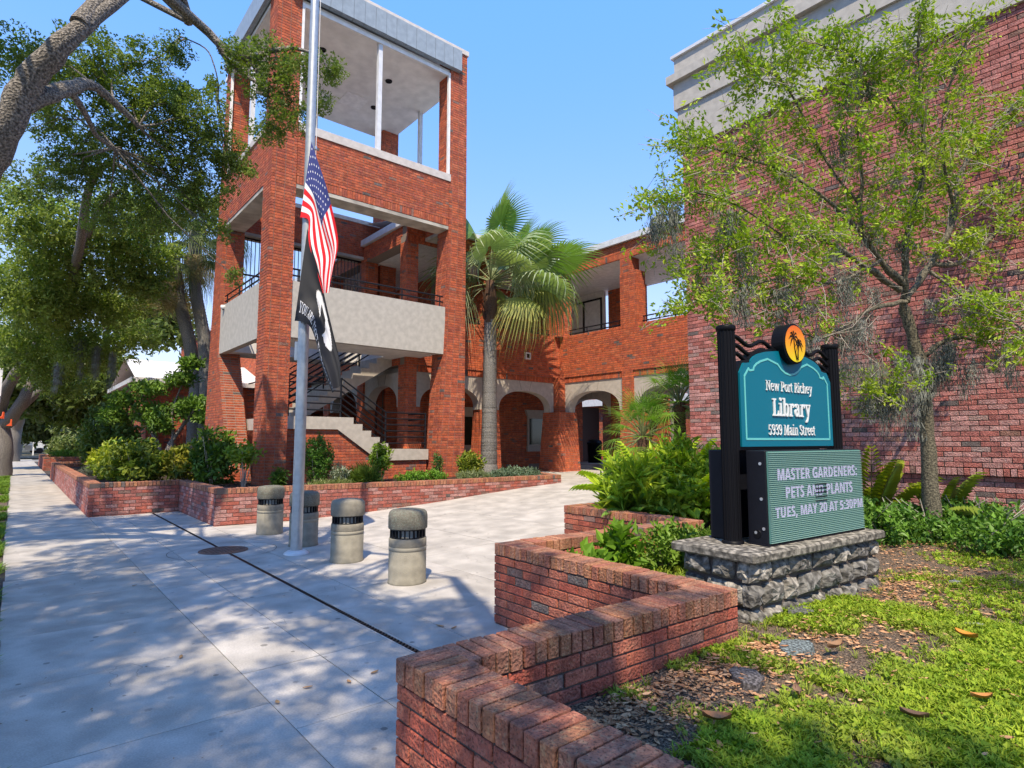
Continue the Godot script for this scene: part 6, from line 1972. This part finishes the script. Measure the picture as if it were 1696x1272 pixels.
func lawn():
	# grass
	var patch := FastNoiseLite.new(); patch.seed = 12; patch.frequency = 0.9; patch.fractal_octaves = 3
	var r := RandomNumberGenerator.new(); r.seed = 91
	var st := S()
	for i in 9:
		var a := r.randf() * TAU_
		var d := Vector3(cos(a), 0, sin(a))
		var p := d * r.randf_range(0, 0.02)
		var sd := Vector3(-d.z, 0, d.x) * 0.0026
		var h := r.randf_range(0.025, 0.05)
		var m := p + d * h * 0.35 + Vector3.UP * h * 0.75
		var e := p + d * h * 1.0 + Vector3.UP * h
		var v := r.randf_range(0.8, 1.2); st.set_color(Color(v, v, v))
		quad(st, p - sd, m - sd * 0.9, m + sd * 0.9, p + sd)
		tri(st, m - sd * 0.9, e, m + sd * 0.9)
	var tuft := fin(st)
	var clover := leafmesh(6, 0.024, 0.018, 0.014, 57, 0.5)
	var gx := []; var gc := []; var cx := []; var cc := []
	var made := 0
	while made < 42000:
		var x := rng.randf_range(1.42, 7.6); var z := rng.randf_range(-3.75, 0.9)
		if rng.randf() < 0.55: x = rng.randf_range(1.42, 4.8); z = rng.randf_range(-1.95, 0.3)
		if z < -1.95 and x < 3.3: continue
		made += 1
		var on := patch.get_noise_2d(x, z)
		var want := -0.14
		if z < -1.2: want += 0.10 + 0.05 * (-1.2 - z)
		if z > -1.0: want -= 0.18
		if x > 5.4: want += 0.18
		if x < 3.4 and z < -1.35: want += 0.25
		if x > 3.4 and x < 5.5 and z < -2.6: want -= 0.35
		if on < want + rng.randfn() * 0.16: continue
		var p := Vector3(x, lawn_y(x, z) - 0.002, z)
		var dry := clampf((want + 0.25 - on) * 2.0, 0, 1) * rng.randf()
		var c := mixc(Color(0.17, 0.30, 0.015), Color(0.40, 0.50, 0.035)).lerp(Color(0.30, 0.27, 0.10), dry * 0.6)
		if rng.randf() < 0.35 and z > -1.9:
			cx.append(Transform3D(yaw_basis(rng.randf_range(0.8, 1.5)), p + Vector3.UP * 0.012)); cc.append(c)
		else:
			gx.append(Transform3D(yaw_basis(rng.randf_range(0.55, 1.15) * (1.8 if z < -2.4 else 1.0)), p)); gc.append(c)
	tag(mm("lawn_grass", tuft, M.grass, gx, gc, self), "bright patchy grass of the lawn in the right foreground", "grass")
	tag(mm("clover", clover, M.grass, cx, cc, self), "small round leaved ground cover growing through the lawn", "ground cover")
	gx = []; gc = []
	for k in 9000:
		var x := rng.randf_range(-2.6, -0.04); var z := rng.randf_range(-34.0, -2.0)
		if rng.randf() < 0.5: x = rng.randf_range(-0.5, -0.03)
		if patch.get_noise_2d(x * 0.7, z * 0.7) < -0.12: continue
		gx.append(Transform3D(yaw_basis(rng.randf_range(1.2, 2.6)), Vector3(x, -0.03, z))); gc.append(mixc(Color(0.09, 0.2, 0.015), Color(0.22, 0.34, 0.03)))
	tag(mm("verge_grass", tuft, M.grass, gx, gc, self), "grass of the verge along the left edge of the sidewalk", "grass")
	# litter of dry leaves and chips
	var lit := [dead_leaf(0.042, 0.014, 0.12), dead_leaf(0.026, 0.012, -0.1)]
	for q in 2:
		gx = []; gc = []
		for k in 4200:
			var x := rng.randf_range(1.45, 7.5); var z := rng.randf_range(-2.2, 0.6)
			var edge := rng.randf()
			if edge < 0.25: x = 1.45 + 1.9 * rng.randf(); z = -1.86 + 0.05 * (x - 1.3) + absf(rng.randfn()) * 0.22
			elif edge < 0.40: x = rng.randf_range(3.6, 6.0); z = -1.75 + absf(rng.randfn()) * 0.3
			elif edge < 0.6: x = rng.randf_range(5.4, 8.0); z = rng.randf_range(-2.4, -0.4)
			gx.append(Transform3D(yaw_basis(rng.randf_range(0.5, 1.3), 0.35), Vector3(x, lawn_y(x, z) + 0.003 + pow(rng.randf(), 2.0) * 0.03, z)))
			gc.append(mixc(Color(0.36, 0.165, 0.08), Color(0.62, 0.38, 0.21)))
		tag(mm("leaf_litter", lit[q], M.litter, gx, gc, self), ["litter of long dry brown leaves over the bare soil", "litter of small dry brown leaf scraps along the walls"][q], "leaf litter")
	gx = []; gc = []
	for k in 900:
		var x := rng.randf_range(1.5, 3.9); var z := rng.randf_range(-15.5, -11.6)
		if x < 2.95 and z > -14.5: continue
		gx.append(Transform3D(yaw_basis(rng.randf_range(1.2, 2.4), 0.5), Vector3(x, bed_y(x, z) + 0.02, z))); gc.append(mixc(Color(0.2, 0.1, 0.06), Color(0.36, 0.2, 0.13)))
	tag(mm("planter_mulch", lit[0], M.litter, gx, gc, self), "reddish dry mulch in the corner of the long planter", "mulch")
	gx = []; gc = []
	for k in 260:
		var x := rng.randf_range(0.02, 5.5); var z := rng.randf_range(-14.0, -2.4)
		if x > 2.6 and z > -4.2: continue
		gx.append(Transform3D(yaw_basis(rng.randf_range(0.25, 0.75), 0.3), Vector3(x, rise(x) + 0.006, z))); gc.append(mixc(Color(0.12, 0.07, 0.04), Color(0.36, 0.22, 0.12)))
	tag(mm("paving_litter", lit[1], M.litter, gx, gc, self), "tiny leaf scraps scattered over the paving", "leaf litter")
	# single leaves one can point to
	var lawn_leaves := [[4.18, -0.98, 0.12, 0.06, Color(0.60, 0.26, 0.03), "curled bright orange leaf on the lawn right of centre"], [3.44, -1.39, 0.13, 0.05, Color(0.30, 0.17, 0.09), "large flat brown leaf on the lawn below the sign base"], [3.28, -0.73, 0.09, 0.035, Color(0.5, 0.22, 0.06), "narrow orange brown leaf in the near grass at right"],
		[2.85, -0.86, 0.10, 0.04, Color(0.27, 0.15, 0.08), "dark brown leaf at the bottom edge of the lawn"], [2.68, -1.25, 0.10, 0.035, Color(0.24, 0.14, 0.09), "brown leaf in the grass near the wall corner"], [2.2, -1.35, 0.11, 0.06, Color(0.5, 0.22, 0.09), "reddish leaf lying against the near brick wall"], [3.55, -0.6, 0.07, 0.05, Color(0.62, 0.30, 0.04), "small yellow orange leaf at the right edge of the lawn"]]
	for l in lawn_leaves:
		var o := thing("fallen_leaf", l[5], "leaf", Vector3(l[0], lawn_y(l[0], l[1]) + 0.045, l[1]), rng.randf() * TAU_, "fallen leaves on the lawn")
		mi("blade", dead_leaf(l[2], l[3], 0.3), mat(l[4], 0.8, "fine", 6.0), o)
	var walk_leaves := [[1.88, -3.61, "brown leaf on the paving closest to the brick wall corner"], [1.69, -3.58, "small tan leaf left of the one by the wall"], [1.46, -3.66, "dark leaf near the long joint in the near paving"], [1.25, -3.57, "reddish leaf lying on the long paving joint"], [2.79, -4.03, "pale curled leaf beside the stepped wall on the paving"], [2.73, -4.14, "twiggy tan leaf beside the pale curled one"], [0.98, -4.72, "leaf alone on the near sidewalk slab"], [1.05, -7.3, "small leaf on the shaded sidewalk"], [2.47, -11.65, "orange leaf on paving before the planter corner"]]
	for l in walk_leaves:
		var o := thing("fallen_leaf", l[2], "leaf", Vector3(l[0], 0.006, l[1]), rng.randf() * TAU_, "fallen leaves on the paving")
		mi("blade", dead_leaf(rng.randf_range(0.05, 0.08), rng.randf_range(0.02, 0.03), 0.1), mat(mixc(Color(0.24, 0.13, 0.06), Color(0.42, 0.24, 0.10)), 0.85), o)
	var stones := [[3.33, -1.55, 0.16, Color(0.30, 0.36, 0.36), "flat blue grey stone set in the lawn near the wall end"], [4.63, -1.03, 0.07, Color(0.55, 0.55, 0.54), "small white stone on the bare soil at right"], [5.75, -1.4, 0.07, Color(0.5, 0.5, 0.48), "small pale stone before the hedge"], [4.04, -1.83, 0.13, Color(0.24, 0.24, 0.24), "dark broken stone at the foot of the sign base"], [2.75, -1.52, 0.13, Color(0.2, 0.18, 0.18), "flat dark stone half buried in leaf litter"]]
	for l in stones:
		var o := thing("garden_stone", l[4], "stone", Vector3(l[0], lawn_y(l[0], l[1]) + 0.005, l[1]), rng.randf() * TAU_, "loose stones on the lawn")
		st = S()
		var P := []; var Q := []
		for k in 9:
			var a := TAU_ * k / 9; var q: float = l[2] * rng.randf_range(0.7, 1.0)
			P.append(Vector3(cos(a) * q, 0.02 + rng.randf() * 0.008, sin(a) * q * 0.6)); Q.append(Vector3(cos(a) * q * 1.1, -0.03, sin(a) * q * 0.66))
		for k in 9:
			var j := (k + 1) % 9
			quad(st, Q[k], Q[j], P[j], P[k]); tri(st, P[k], P[j], Vector3(0, 0.03, 0))
		mi("rock", fin(st), mat(l[3], 0.9, "bark", 2.0), o)
